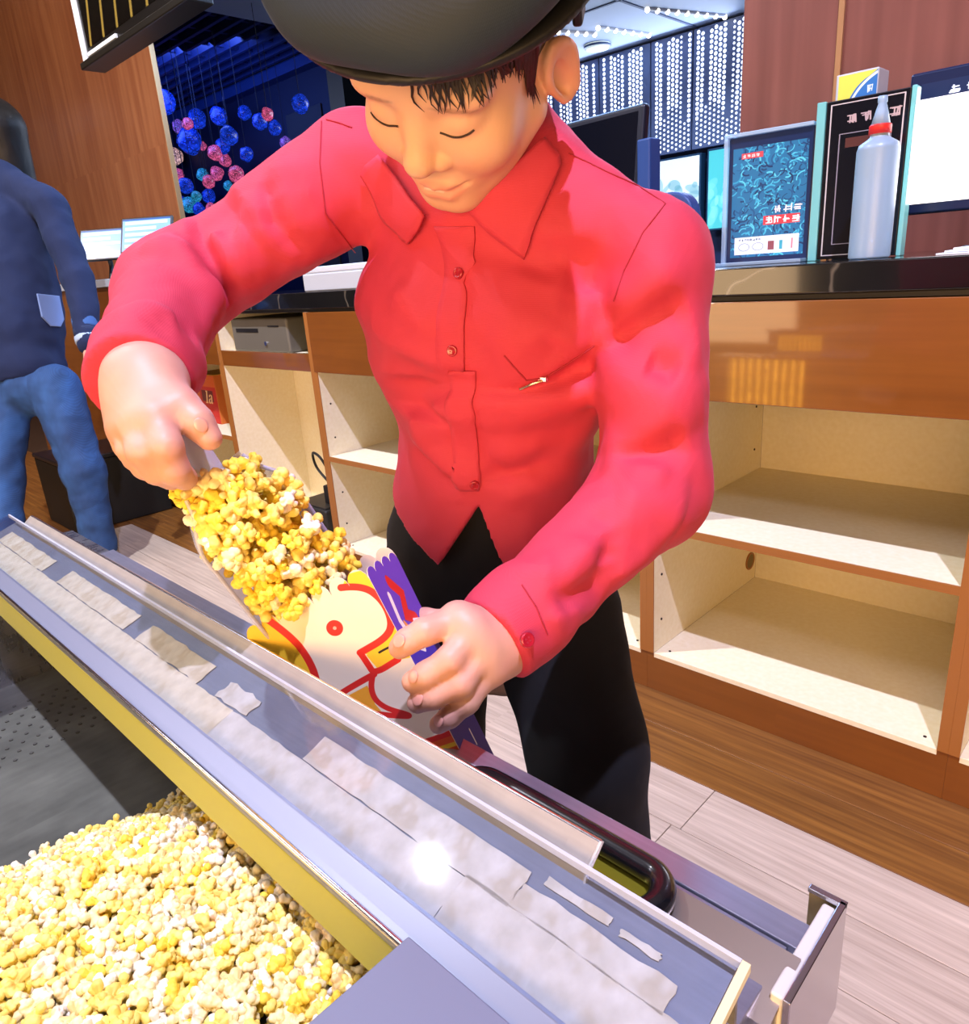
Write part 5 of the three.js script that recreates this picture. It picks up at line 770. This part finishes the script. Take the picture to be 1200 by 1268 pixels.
  const hr = (x, y, z) => { let d = ell(hd[0], hd[1] + 0.01, hd[2] - 0.02, 0.112, 0.125, 0.118)(x, y, z); d = smin(d, bone([hd[0] + 0.02, hd[1], hd[2] - 0.03], 0.11, [hd[0] + 0.01, hd[1] - 0.2, hd[2] - 0.05], 0.085)(x, y, z), 0.03); return d - 0.003 * noise(x * 80, y * 8, z * 80); };
  b = boxOf([hd, [hd[0], hd[1] - 0.2, hd[2]]], 0.17); part('hair', sdfMesh(hr, b[0], b[1], 0.01, 0.03), std({ color: 0x0d0a09, roughness: 0.5 }), P2);
  for (const a of [a1, a2]) { const heel = [a[0], 0.04, a[2]], toe = [a[0] + 0.12, 0.034, a[2] + 0.12], f0 = bone(heel, 0.042, toe, 0.036), f1 = (x, y, z) => Math.max(f0(x, y, z), 0.001 - y), bb = boxOf([heel, toe], 0.06); bb[0][1] = -0.01; part('shoe', sdfMesh(f1, bb[0], bb[1], 0.008, 0.02), std({ color: 0x1a1c22, roughness: 0.6 }), P2); }
}
// ------------------------------------------------------------------ things in and around the cabinets
{
  const c = thing('black_case', 'large black case standing on the floor behind the blue jeans', 'case', [-4.13, 0, -1.27]);
  part('shell', block(-0.215, 0.21, 0, 0.35, -0.24, 0.25, 0.008), std({ color: 0x10120f, roughness: 0.55 }), c); part('lid', block(-0.22, 0.215, 0.35, 0.372, -0.245, 0.255, 0.006), std({ color: 0x151a24, roughness: 0.35 }), c);
  const pr = thing('receipt_printer', 'grey receipt printer in the open slot below the counter', 'printer', [-2.77, 0.8625, -1.66]);
  part('housing', block(-0.24, 0.2, 0, 0.135, -0.2, 0.1, 0.01), std({ color: 0x5d5a50, roughness: 0.5 }), pr); part('paper_slot', block(-0.2, -0.02, 0.078, 0.094, 0.0985, 0.102, 0.001), darkMat, pr); part('button_bar', block(0.06, 0.14, 0.1, 0.106, 0.0985, 0.102, 0.001), darkMat, pr); const k = new THREE.CylinderGeometry(0.009, 0.009, 0.006, 16); k.rotateX(Math.PI / 2); k.translate(0.03, 0.035, 0.102); part('key_lock', k, brightSteel, pr);
  const ad = thing('power_adapter', 'black power adapter on the floor of the tall cabinet', 'adapter', [-2.58, 0.1135, -1.63]);
  part('case', block(-0.13, 0.1, 0, 0.115, -0.1, 0.075, 0.012), std({ color: 0x191815, roughness: 0.6 }), ad); part('lid', block(-0.12, 0.09, 0.115, 0.122, -0.09, 0.065, 0.004), std({ color: 0x211f1b, roughness: 0.5 }), ad); part('plug', block(0.02, 0.06, 0.12, 0.2, -0.02, 0.02, 0.006), darkMat, ad); part('cord', tube([[0.04, 0.19, 0], [0.05, 0.25, 0], [0.02, 0.315, 0.01], [-0.05, 0.325, 0], [-0.07, 0.26, -0.02], [-0.01, 0.2, -0.03], [0.05, 0.14, -0.05]], 0.0055, 40, 8), darkMat, ad);
  const art = canvasTex(256, 256, (x, w, h) => { x.fillStyle = '#d9621e'; x.fillRect(0, 0, w, h); x.fillStyle = '#c5241a'; x.fillRect(70, 60, 186, 196); x.fillStyle = '#6d1710'; x.fillRect(90, 80, 130, 60); x.fillStyle = '#f0c58a'; x.font = 'italic bold 90px serif'; x.fillText('la', 120, 150); });
  const ca = thing('carton', 'orange and red carton on the shelf of the far left cabinet', 'carton', [-3.56, 0.482, -1.72]);
  part('carton_body', block(-0.13, 0.11, 0, 0.24, -0.1, 0.07, 0.003), std({ color: 0xc96a28, roughness: 0.6 }), ca); const fg = new THREE.PlaneGeometry(0.236, 0.236); fg.translate(-0.01, 0.12, 0.0708); part('printed_face', fg, std({ map: art, roughness: 0.5 }), ca); part('flap', block(-0.13, 0.11, 0.24, 0.243, -0.1, 0.07, 0.001), std({ color: 0xe0a13a, roughness: 0.6 }), ca);
}
// ------------------------------------------------------------------ on the counter
const CT = 1.087;
{
  // taller till desk at the far left with two tablets
  const d = thing('till_desk', 'pale topped till desk at the far left behind the blue sweater', 'desk', [-5.2, 0, -1.8]); part('carcass', block(-0.9, 1.28, 0, 1.17, -0.3, 0.26, 0.004), woodMat, d); part('desk_top', block(-0.92, 1.3, 1.17, 1.21, -0.32, 0.28, 0.004), std({ color: 0xa9b4c0, roughness: 0.3 }), d);
  const screenArt = canvasTex(256, 192, (x, w, h) => { x.fillStyle = '#7ea6d8'; x.fillRect(0, 0, w, h); x.fillStyle = '#cfe2f6'; for (let i = 0; i < 5; i++) x.fillRect(14, 16 + i * 34, 226 - (i % 2) * 60, 18); x.fillStyle = '#35598f'; x.fillRect(0, 0, w, 10); });
  const tablet = (p, ry, label) => { const t = thing('till_tablet', label, 'tablet', p); t.rotation.y = ry; const sl = -0.5; const g = new RoundedBoxGeometry(0.27, 0.2, 0.018, 2, 0.006); g.rotateX(sl); g.translate(0, 0.2, 0); part('housing', g, std({ color: 0x14161b, roughness: 0.4 }), t); const s = new THREE.PlaneGeometry(0.25, 0.18); s.translate(0, 0, 0.0095); s.rotateX(sl); s.translate(0, 0.2, 0); part('screen', s, std({ map: screenArt, emissiveMap: screenArt, emissive: 0xffffff, emissiveIntensity: 0.12, roughness: 0.2 }), t); part('stand', tube([[0, 0.19, -0.01], [0, 0.09, -0.05], [0, 0.012, -0.02]], 0.014, 12, 8), std({ color: 0x1b1e24, roughness: 0.4 }), t); part('foot', block(-0.1, 0.1, 0, 0.012, -0.1, 0.08, 0.004), std({ color: 0x1b1e24, roughness: 0.4 }), t); };
  tablet([-4.72, 1.21, -1.74], 0.75, 'tilted till tablet beside the blue sweater'); tablet([-4.04, 1.21, -1.72], 0.75, 'till tablet just above the red right elbow');
  const gb = thing('grey_case', 'low grey case on the stone counter behind the red shirt', 'case', [-2.27, CT, -1.69]); part('shell', block(-0.19, 0.24, 0, 0.062, -0.12, 0.1, 0.006), std({ color: 0xb7bcc2, roughness: 0.4 }), gb); part('lid', block(-0.185, 0.235, 0.062, 0.085, -0.115, 0.095, 0.006), std({ color: 0xc6cbd2, roughness: 0.4 }), gb);
  // poster stand
  const frond = (c, w, h) => { const r = rngOf(9); c.fillStyle = '#1d6b93'; c.fillRect(0, 0, w, h); for (let i = 0; i < 420; i++) { const x = r() * w, y = r() * h, l = 16 + r() * 40, a = r() * 6.28; c.strokeStyle = ['#0c3d66', '#2b93b4', '#54c3d6', '#15527e', '#0a2f58', '#3aa7c4'][Math.floor(r() * 6)]; c.lineWidth = 4 + r() * 9; c.beginPath(); c.moveTo(x, y); c.quadraticCurveTo(x + Math.cos(a) * l, y + Math.sin(a) * l, x + Math.cos(a + 0.8) * l * 1.5, y + Math.sin(a + 0.8) * l * 1.5); c.stroke(); } };
  const glyphs = (c, x, y, n, s, col) => { const r = rngOf(Math.round(x * 7 + y * 3 + n)); c.strokeStyle = col; c.lineWidth = s * 0.13; for (let i = 0; i < n; i++) for (let k = 0; k < 7; k++) { const gx = x + i * s * 1.12, hz = r() < 0.55; if (k > 3 && r() < 0.35) continue; c.beginPath(); if (hz) { const yy = y + s * (0.05 + 0.9 * r()); c.moveTo(gx + r() * s * 0.2, yy); c.lineTo(gx + s * (0.75 + 0.2 * r()), yy); } else { const xx = gx + s * (0.1 + 0.8 * r()); c.moveTo(xx, y + r() * s * 0.2); c.lineTo(xx + (r() - 0.5) * s * 0.2, y + s * (0.8 + 0.2 * r())); } c.stroke(); } };
  const posterArt = canvasTex(512, 800, (c, w, h) => { frond(c, w, h); c.fillStyle = '#d0464e'; c.fillRect(60, 40, 150, 40); glyphs(c, 66, 46, 4, 28, '#ffd9d4'); glyphs(c, 300, 430, 3, 60, '#ffe9e6'); c.fillStyle = '#d33d46'; c.fillRect(230, 505, 250, 66); glyphs(c, 240, 508, 4, 56, '#fff1ee'); c.fillStyle = '#e8f2f8'; c.fillRect(30, 650, 452, 130); c.strokeStyle = '#7d8fa0'; c.lineWidth = 5; for (const x of [100, 200]) { c.beginPath(); c.ellipse(x, 725, 38, 28, 0, 0, 7); c.stroke(); } c.fillStyle = '#8a4a52'; c.fillRect(270, 690, 44, 66); c.fillStyle = '#3aa0b0'; c.fillRect(350, 690, 22, 66); c.fillStyle = '#c9838a'; c.fillRect(430, 680, 12, 74); glyphs(c, 60, 662, 8, 18, '#33506b'); });
  const ps = thing('poster_stand', 'clear acrylic stand with blue green jungle poster on the counter', 'poster stand', [-0.78, CT, -1.75]); ps.rotation.y = 0.1;
  const pg = new THREE.PlaneGeometry(0.165, 0.235); pg.translate(0.008, 0.135, 0.0035); part('poster', pg, std({ map: posterArt, emissiveMap: posterArt, emissive: 0xffffff, emissiveIntensity: 0.1, roughness: 0.4 }), ps);
  part('backing', block(-0.084, 0.1, 0.0, 0.276, -0.003, 0.003, 0.001), std({ color: 0x11284e, roughness: 0.3 }), ps); const acry = phy({ color: 0xd6f1ff, roughness: 0.08, transmission: 0.6, thickness: 0, ior: 1.49 }); part('clear_edge', block(-0.094, -0.084, 0, 0.282, -0.012, 0.012, 0.002), acry, ps); part('clear_edge', block(-0.094, 0.1, 0.276, 0.284, -0.012, 0.012, 0.002), acry, ps); part('foot', block(-0.094, 0.1, 0, 0.008, -0.05, 0.05, 0.002), acry, ps);
  // black menu stand in a thick acrylic block
  const menuArt = canvasTex(384, 1024, (c, w, h) => { c.fillStyle = '#0d0f16'; c.fillRect(0, 0, w, h); c.strokeStyle = '#c9c3c0'; c.lineWidth = 7; c.strokeRect(20, 20, w - 40, h - 40); c.strokeStyle = '#8d8790'; c.lineWidth = 6; c.strokeRect(70, 210, w - 140, 720); glyphs(c, 90, 90, 4, 62, '#b9a5a2'); c.fillStyle = '#5a3630'; c.fillRect(100, 240, 180, 60); });
  const ms = thing('menu_stand', 'tall black menu stand with white frame lines beside the bottle', 'menu stand', [-0.575, CT, -1.75]); ms.rotation.y = 0.06;
  part('backing', block(-0.078, 0.078, 0.002, 0.312, -0.02, 0.004, 0.002), darkMat, ms); const mg = new THREE.PlaneGeometry(0.152, 0.306); mg.translate(0, 0.157, 0.0046); part('menu_card', mg, std({ map: menuArt, roughness: 0.18 }), ms);
  const greenEdge = phy({ color: 0x8fe0dd, roughness: 0.2, transmission: 0.35, thickness: 0, ior: 1.49 }); part('clear_edge', block(-0.097, -0.079, 0, 0.314, -0.03, 0.006, 0.002), greenEdge, ms); part('clear_edge', block(0.079, 0.088, 0, 0.314, -0.03, 0.006, 0.002), greenEdge, ms);
  // small upright carton on a slim riser behind
  const sb = thing('small_sign', 'small yellow and blue sign box above the black menu stand', 'sign', [-0.665, CT, -1.97]); const sArt = canvasTex(128, 128, (c) => { c.fillStyle = '#2b73b6'; c.fillRect(0, 0, 128, 128); c.fillStyle = '#e3dc55'; c.beginPath(); c.moveTo(0, 0); c.lineTo(128, 0); c.lineTo(100, 16); c.quadraticCurveTo(40, 40, 20, 128); c.lineTo(0, 128); c.fill(); c.strokeStyle = '#e8f4f0'; c.lineWidth = 8; c.beginPath(); c.moveTo(128, 8); c.quadraticCurveTo(50, 40, 28, 128); c.stroke(); glyphs(c, 96, 40, 1, 24, '#dfeefa'); glyphs(c, 70, 86, 2, 22, '#bcd6ee'); });
  part('sign_box', block(-0.045, 0.045, 0.3, 0.395, -0.04, 0.03, 0.003), phy({ color: 0xcfd8dc, roughness: 0.2, transmission: 0.2, thickness: 0 }), sb); const sg = new THREE.PlaneGeometry(0.082, 0.088); sg.translate(0.002, 0.347, 0.0306); part('printed_face', sg, std({ map: sArt, roughness: 0.4 }), sb); part('riser', block(-0.03, 0.03, 0, 0.3, -0.03, 0.02, 0.002), darkMat, sb);
  // sanitizer bottle
  const bo = thing('sanitizer_bottle', 'translucent white bottle with red ring cap on the counter', 'bottle', [-0.513, CT, -1.64]); const lathe = (pts) => new THREE.LatheGeometry(pts.map(([a, b]) => new THREE.Vector2(a, b)), 40);
  const hdpe = phy({ color: 0xb9d6ea, roughness: 0.35, transmission: 0.5, thickness: 0, ior: 1.5 });
  part('bottle_body', lathe([[0, 0], [0.034, 0], [0.0375, 0.004], [0.0375, 0.196], [0.034, 0.207], [0.02, 0.216], [0.0165, 0.219], [0.0165, 0.226]]), hdpe, bo); part('cap_ring', lathe([[0, 0.224], [0.0195, 0.224], [0.0195, 0.238], [0.018, 0.24], [0, 0.24]]), std({ color: 0xe02a26, roughness: 0.4 }), bo); part('nozzle', lathe([[0, 0.24], [0.0165, 0.24], [0.011, 0.262], [0.007, 0.276], [0.0085, 0.278], [0.008, 0.288], [0, 0.289]]), hdpe, bo); part('liquid', lathe([[0, 0.002], [0.033, 0.002], [0.0355, 0.006], [0.0355, 0.046], [0, 0.046]]), phy({ color: 0xd9eefb, roughness: 0.1, transmission: 0.7, thickness: 0.02, ior: 1.33 }), bo);
  // bright monitor
  const monArt = canvasTex(512, 320, (c, w, h) => { c.fillStyle = '#ffffff'; c.fillRect(0, 0, w, h); c.fillStyle = '#dfe7ee'; c.fillRect(0, 150, w, 4); c.fillStyle = '#14213f'; c.fillRect(0, 0, w, 40); glyphs(c, 50, 14, 12, 24, '#e8f0fa'); c.fillStyle = '#27364f'; c.beginPath(); c.moveTo(300, 320); c.quadraticCurveTo(400, 230, 512, 240); c.lineTo(512, 320); c.fill(); c.strokeStyle = '#27364f'; c.lineWidth = 5; c.beginPath(); c.moveTo(150, 130); c.lineTo(190, 105); c.lineTo(230, 110); c.stroke(); });
  const mo = thing('monitor', 'bright white monitor screen at the right edge of the counter', 'monitor', [-0.27, CT, -1.86]); part('bezel', block(-0.262, 0.3, 0.08, 0.352, -0.03, 0.0, 0.006), std({ color: 0x122145, roughness: 0.3 }), mo); const sg2 = new THREE.PlaneGeometry(0.52, 0.228); sg2.translate(0.02, 0.215, 0.0012); part('screen', sg2, std({ map: monArt, emissiveMap: monArt, emissive: 0xffffff, emissiveIntensity: 1.0, roughness: 0.3 }), mo); part('neck', block(-0.06, 0.1, 0.01, 0.1, -0.06, -0.02, 0.01), std({ color: 0x1a2333, roughness: 0.4 }), mo); part('foot', block(-0.12, 0.16, 0, 0.012, -0.12, 0.07, 0.005), std({ color: 0x1a2333, roughness: 0.4 }), mo);
  area(0xf2f6ff, 3, 0.52, 0.22, [-0.25, CT + 0.215, -1.855], [-0.25, CT + 0.215, 0]);
  for (let i = 0; i < 3; i++) { const s = single('paper_slip', block(-0.55 + 0.17 + i * 0.012, -0.2 + i * 0.02, CT + i * 0.004, CT + i * 0.004 + 0.0035, -1.66 - i * 0.02, -1.575 - i * 0.006, 0.001), std({ color: [0xe6edf4, 0xd3dfe9, 0xf0f4f8][i], roughness: 0.6 }), ['lowest', 'middle', 'topmost'][i] + ' white paper slip of the pile below the bright monitor', 'paper', 'paper slips by the monitor'); }
  // monitors turned away, behind the red shoulder
  const pos1 = thing('till_monitor', 'dark till monitor seen behind the red left shoulder', 'monitor', [-1.36, CT, -1.95]); pos1.rotation.y = -0.1; const bz = new RoundedBoxGeometry(0.4, 0.27, 0.03, 2, 0.012); bz.rotateX(-0.12); bz.translate(-0.05, 0.3, 0); part('housing', bz, std({ color: 0x0c1120, roughness: 0.35 }), pos1); const sc = new THREE.PlaneGeometry(0.36, 0.23); sc.translate(0, 0, 0.0155); sc.rotateX(-0.12); sc.translate(-0.05, 0.3, 0); part('screen', sc, phy({ color: 0x070a14, roughness: 0.12 }), pos1); part('card_reader', block(0.145, 0.19, 0.2, 0.34, -0.02, 0.03, 0.006), std({ color: 0x23447f, roughness: 0.4 }), pos1); part('stand', tube([[0, 0.24, -0.02], [0, 0.12, -0.04], [0, 0.01, 0]], 0.02, 10, 10), darkMat, pos1); part('foot', block(-0.12, 0.12, 0, 0.014, -0.1, 0.1, 0.005), darkMat, pos1);
  const cd = thing('customer_display', 'rounded navy customer display beside the red left arm', 'display', [-0.955, CT, -1.66]); const rb = new THREE.Shape(); rb.moveTo(-0.06, 0); rb.lineTo(0.045, 0); rb.lineTo(0.052, 0.09); rb.quadraticCurveTo(0.05, 0.145, 0.0, 0.15); rb.lineTo(-0.06, 0.15); const cg = new THREE.ExtrudeGeometry(rb, { depth: 0.03, bevelEnabled: true, bevelSize: 0.006, bevelThickness: 0.006 }); cg.translate(0, 0.018, -0.015); part('housing', cg, std({ color: 0x20407c, roughness: 0.45 }), cd); part('foot', block(-0.07, 0.07, 0, 0.014, -0.05, 0.05, 0.005), std({ color: 0x2b4f8c, roughness: 0.4 }), cd);
}
// hanging menu display at the top left
{
  const h = thing('hanging_display', 'black framed display hanging from the ceiling at the top left', 'display', [-3.5, 2.16, -1.6]);
  part('frame', block(-0.5, 0.6, 0, 0.62, -0.05, 0.02, 0.006), std({ color: 0x14120e, roughness: 0.35 }), h); part('bottom_bar', block(-0.5, 0.6, -0.03, 0.0, -0.06, 0.05, 0.006), std({ color: 0x1a1710, roughness: 0.4 }), h);
  part('bright_edge', block(-0.505, -0.46, 0.0, 0.62, 0.018, 0.03, 0.003), std({ color: 0xdfe6ea, roughness: 0.25 }), h); part('bright_edge', block(-0.43, -0.1, 0.012, 0.03, 0.02, 0.034, 0.003), std({ color: 0xdfe6ea, roughness: 0.25 }), h);
  const art = canvasTex(256, 128, (c, w, hh) => { c.fillStyle = '#0c0b08'; c.fillRect(0, 0, w, hh); c.strokeStyle = '#8a7434'; c.lineWidth = 6; for (let i = 0; i < 6; i++) { c.beginPath(); c.moveTo(10 + i * 40, 128); c.lineTo(50 + i * 36, 10); c.stroke(); } }); const g = new THREE.PlaneGeometry(1.0, 0.54); g.translate(0.06, 0.32, 0.0212); part('screen', g, std({ map: art, roughness: 0.15 }), h);
  for (const x of [-0.2, 0.35]) part('hanger', tube([[x, 0.6, -0.02], [x, 2.04, -0.02]], 0.012, 4, 8), brightSteel, h);
}

// ------------------------------------------------------------------ the lobby beyond the counter
{
  const blueGrey = std({ color: 0x7f93bd, roughness: 0.5, metalness: 0.1 });
  struct('wall_far', block(-14, 2.6, 0, 3.45, -8.3, -8.15, 0), std({ color: 0x27406f, roughness: 0.7 }), 'blue wall behind the perforated light panels', 'wall');
  struct('wall_lobby', block(-14.1, -14, 0, 3.45, -8.3, -2.3, 0), std({ color: 0x0a1734, roughness: 0.8 }), 'dark side wall of the lobby', 'wall');
  struct('wall_dark', block(-14, -7.2, 0, 3.3, -5.5, -5.3, 0), std({ color: 0x0a1638, roughness: 0.55 }), 'dark blue wall behind the hanging globe lights', 'wall');
  part('niche', block(-8.05, -7.35, 1.2, 2.95, -5.302, -5.28, 0.004), std({ color: 0x2b3038, roughness: 0.6 }), scene.getObjectByName('wall_dark'));
  struct('trim_1', block(-14, -7.2, 3.3, 3.42, -5.32, -5.16, 0.004), std({ color: 0x1d3872, roughness: 0.4 }), 'blue beam along the top of the dark wall', 'trim');
  const lc = struct('ceiling_lobby', block(-6.6, 2.6, 3.36, 3.46, -8.3, -2.4, 0), std({ color: 0x8fa3c4, roughness: 0.6 }), 'pale blue lobby ceiling with long light rows', 'ceiling');
  for (const [x0, x1, z0, z1] of [[-5.6, -2.4, -6.6, -6.57], [-4.4, -4.37, -8.1, -3], [-3.1, -3.07, -8.1, -3]]) part('ceiling_joint', block(x0, x1, 3.352, 3.361, z0, z1, 0.001), std({ color: 0x3c5078, roughness: 0.7 }), lc);
  struct('ceiling_lattice_deck', block(-14, -6.6, 3.7, 3.8, -5.5, -2.4, 0), std({ color: 0x040812, roughness: 0.9 }), 'black deck above the open ceiling lattice', 'ceiling');
  const lat = thing('ceiling_lattice', 'dark blue open lattice ceiling above the globe lights', 'ceiling lattice', [0, 3.4, 0]); const lm = std({ color: 0x12275c, roughness: 0.5 });
  for (let i = 0; i < 13; i++) part('slat', block(-11.5, -6.6, 0, 0.11, -5.1 + i * 0.16, -5.06 + i * 0.16, 0.003), lm, lat);
  for (let i = 0; i < 12; i++) part('cross_slat', block(-11.3 + i * 0.4, -11.26 + i * 0.4, 0.03, 0.09, -5.1, -3.1, 0.003), lm, lat);
  struct('ceiling_soffit', block(-14, -6.6, 3.34, 3.5, -3.1, -2.4, 0.004), std({ color: 0xbfd0e8, roughness: 0.6 }), 'pale soffit beside the dark lattice', 'ceiling');
  // perforated light panels: steel sheets with rows of lit holes
  const dotM = std({ color: 0xffffff, emissive: 0xdfeaff, emissiveIntensity: 1.9 }), dotG = new THREE.CircleGeometry(1, 10);
  const panels = thing('perforated_light_wall', 'perforated steel light wall glowing with white dots in the lobby', 'light wall', [0, 0, -8]);
  let dots = []; const seams = [-7.0, -6.3, -5.62, -4.93, -4.42, -3.77];
  for (let s = 0; s + 1 < seams.length; s++) part('panel', block(seams[s] + 0.008, seams[s + 1] - 0.008, 2.2, 3.34, -0.06, 0, 0.004), blueGrey, panels);
  for (let i = 0; i < 66; i++) for (let j = 0; j < 24; j++) { const x = -6.98 + i * 0.0495, y = 2.235 + j * 0.0475 + (i % 2) * 0.024; if (y > 3.32) continue; if (seams.some((q) => Math.abs(q - x) < 0.03)) continue; const low = y < 2.55 + 0.1 * Math.sin(i * 0.7), bandI = (i * 3) % 14, strip0 = bandI % 7 < 3; if (!low && i % 5 === 0) continue; dots.push([x, y, low || strip0 && i % 4 === 1 ? 0.0125 : 0.0185]); }
  const im = new THREE.InstancedMesh(dotG, dotM, dots.length), M = new THREE.Matrix4(); dots.forEach(([x, y, r], i) => im.setMatrixAt(i, M.makeScale(r, r, 1).setPosition(x, y, 0.0025))); im.name = 'light_dots'; im.userData = { kind: 'stuff' }; panels.add(im);
  area(0xd9e6ff, 5, 3.0, 1.1, [-5.4, 2.78, -7.9], [-5.4, 2.78, 0]);
  // lit posters below
  for (const [x0, x1, y0, y1, c1, c2, label] of [[-4.86, -4.27, 1.35, 2.15, '#dfeef2', '#6aa9b8', 'pale lit poster below the perforated light wall'], [-4.2, -3.84, 1.35, 2.17, '#4fc3c9', '#8fe6e6', 'turquoise lit poster below the perforated light wall'], [-5.6, -4.95, 1.35, 2.15, '#5fb8c8', '#cdeef2', 'blue lit poster hidden mostly by the red shoulder']]) {
    const art = canvasTex(128, 192, (c, w, h) => { c.fillStyle = c1; c.fillRect(0, 0, w, h); const r = rngOf(Math.round(-x0 * 100)); for (let i = 0; i < 26; i++) { c.fillStyle = c2; c.globalAlpha = 0.25 + 0.4 * r(); c.beginPath(); c.ellipse(r() * w, h * (0.35 + 0.6 * r()), 6 + r() * 26, 4 + r() * 16, r() * 3, 0, 7); c.fill(); } c.globalAlpha = 1; });
    const t = thing('lit_poster', label, 'poster', [(x0 + x1) / 2, y0, -7.95]); const w = (x1 - x0) / 2; part('frame', block(-w, w, 0, y1 - y0, -0.1, 0, 0.005), std({ color: 0x2e5b80, roughness: 0.3 }), t); const g = new THREE.PlaneGeometry(2 * w - 0.04, y1 - y0 - 0.04); g.translate(0, (y1 - y0) / 2, 0.002); part('print', g, std({ map: art, emissiveMap: art, emissive: 0xffffff, emissiveIntensity: 0.75, roughness: 0.3 }), t);
  }
  // ceiling lights: rows of small lamps
  const lampM = std({ color: 0xffffff, emissive: 0xfff1dd, emissiveIntensity: 4 });
  for (const [a, b, n, label] of [[[-4.95, -7.05], [-4.8, -7.75], 7, 'row of small ceiling lamps nearest the cap'], [[-4.35, -7.0], [-4.02, -7.9], 9, 'row of small ceiling lamps near the brown column'], [[-5.3, -6.7], [-5.1, -7.2], 6, 'row of small ceiling lamps just behind the cap tab']]) {
    const t = thing('ceiling_light', label, 'ceiling light', [a[0], 3.352, a[1]], 'lamp rows in the lobby ceiling'); const tr = tube([[0, 0, 0], [b[0] - a[0], 0, b[1] - a[1]]], 0.02, 2, 6); part('track', tr, std({ color: 0xcfd6e2, roughness: 0.4 }), t);
    for (let i = 0; i < n; i++) { const g = new THREE.SphereGeometry(0.024, 10, 8); g.translate(lerp(0, b[0] - a[0], i / (n - 1)), -0.012, lerp(0, b[1] - a[1], i / (n - 1))); part('bulb', g, lampM, t); }
  }
  // round ceiling lamp
  { const t = thing('round_ceiling_lamp', 'round white flush lamp on the lobby ceiling by the ear', 'ceiling light', [-5.35, 3.34, -7.6]); const g = new THREE.CylinderGeometry(0.14, 0.12, 0.05, 32); part('diffuser', g, std({ color: 0xe8f6f4, emissive: 0xdff4f2, emissiveIntensity: 0.6 }), t); const r = new THREE.TorusGeometry(0.14, 0.012, 8, 32); r.rotateX(Math.PI / 2); part('bezel', r, std({ color: 0x3f5680, roughness: 0.4 }), t); }
  // blown-glass globes hanging before the dark wall
  const GK = [0, 2, 1, 0, 0, 1, 0, 0, 0, 1, 0, 0, 0, 1, 1, 0, 3, 1, 0, 4, 1, 1, 1, 2, 0, 0, 4, 4, 4, 1, 0, 0];
  const cols = [0x1b45e8, 0xf0649c, 0x8a62d8, 0xffc9c4, 0x2f9fd0], names = ['blue', 'pink', 'violet', 'pale pink', 'teal'];
  const speck = tex(128, 128, (u, v) => { const n = noise(u * 30, v * 30, 3) > 0.32 ? 1 : 0; const k = 0.55 + 0.45 * noise(u * 8, v * 8, 1); return [k + n, k + n, k + n]; });
  const gm = cols.map((c) => std({ color: c, map: speck, emissive: c, emissiveMap: speck, emissiveIntensity: 1.1, roughness: 0.25 })), r = rngOf(8);
  const spots = [[-8.105,2.968,-3.9,0.106],[-9.418,3.017,-4.65,0.072],[-7.99,2.764,-4.05,0.055],[-9.212,3.073,-4.8,0.107],[-8.307,2.662,-4.2,0.128],[-9.482,2.832,-4.95,0.052],[-7.874,2.837,-4.35,0.087],[-8.62,3.064,-5.1,0.077],[-7.337,2.707,-4.5,0.075],[-6.217,2.529,-3.9,0.051],[-7.312,2.654,-4.65,0.067],[-7.199,2.525,-4.05,0.086],[-8.705,2.706,-4.8,0.083],[-7.807,2.467,-4.2,0.074],[-8.976,2.599,-4.95,0.072],[-7.437,2.412,-4.35,0.067],[-10.569,2.877,-5.1,0.101],[-9.32,2.47,-4.5,0.061],[-7.972,2.166,-3.9,0.077],[-9.03,2.431,-4.65,0.071],[-7.752,2.18,-4.05,0.062],[-8.954,2.443,-4.8,0.079],[-7.442,2.221,-4.2,0.076],[-7.61,2.576,-4.95,0.065],[-6.365,2.677,-4.35,0.076],[-9.828,2.291,-5.1,0.086],[-9.19,2.111,-4.5,0.09],[-7.78,2.042,-3.9,0.052],[-8.462,2.243,-4.65,0.051],[-7.806,1.929,-4.05,0.056],[-10.033,2.244,-4.8,0.07],[-8.369,1.98,-4.2,0.066]];
  spots.forEach(([x, y, z, rad], i) => { const k = GK[i]; const t = thing('globe_light', `small speckled ${names[k]} glass globe hanging before the dark wall`, 'globe light', [x, y, z], `${names[k]} glass globes in the lobby`); const g = new THREE.SphereGeometry(rad, 18, 14), p = g.attributes.position; for (let q = 0; q < p.count; q++) { const s = 1 + 0.16 * noise(p.getX(q) / rad * 1.3 + i, p.getY(q) / rad * 1.3, p.getZ(q) / rad * 1.3); p.setXYZ(q, p.getX(q) * s, p.getY(q) * s * 1.06, p.getZ(q) * s); } g.computeVertexNormals(); part('glass_globe', g, gm[k], t); part('cord', tube([[0, rad * 0.9, 0], [0, 3.7 - y, 0]], 0.003, 2, 5), std({ color: 0x0b1226, roughness: 0.8 }), t); });
}

renderer.render(scene, camera);
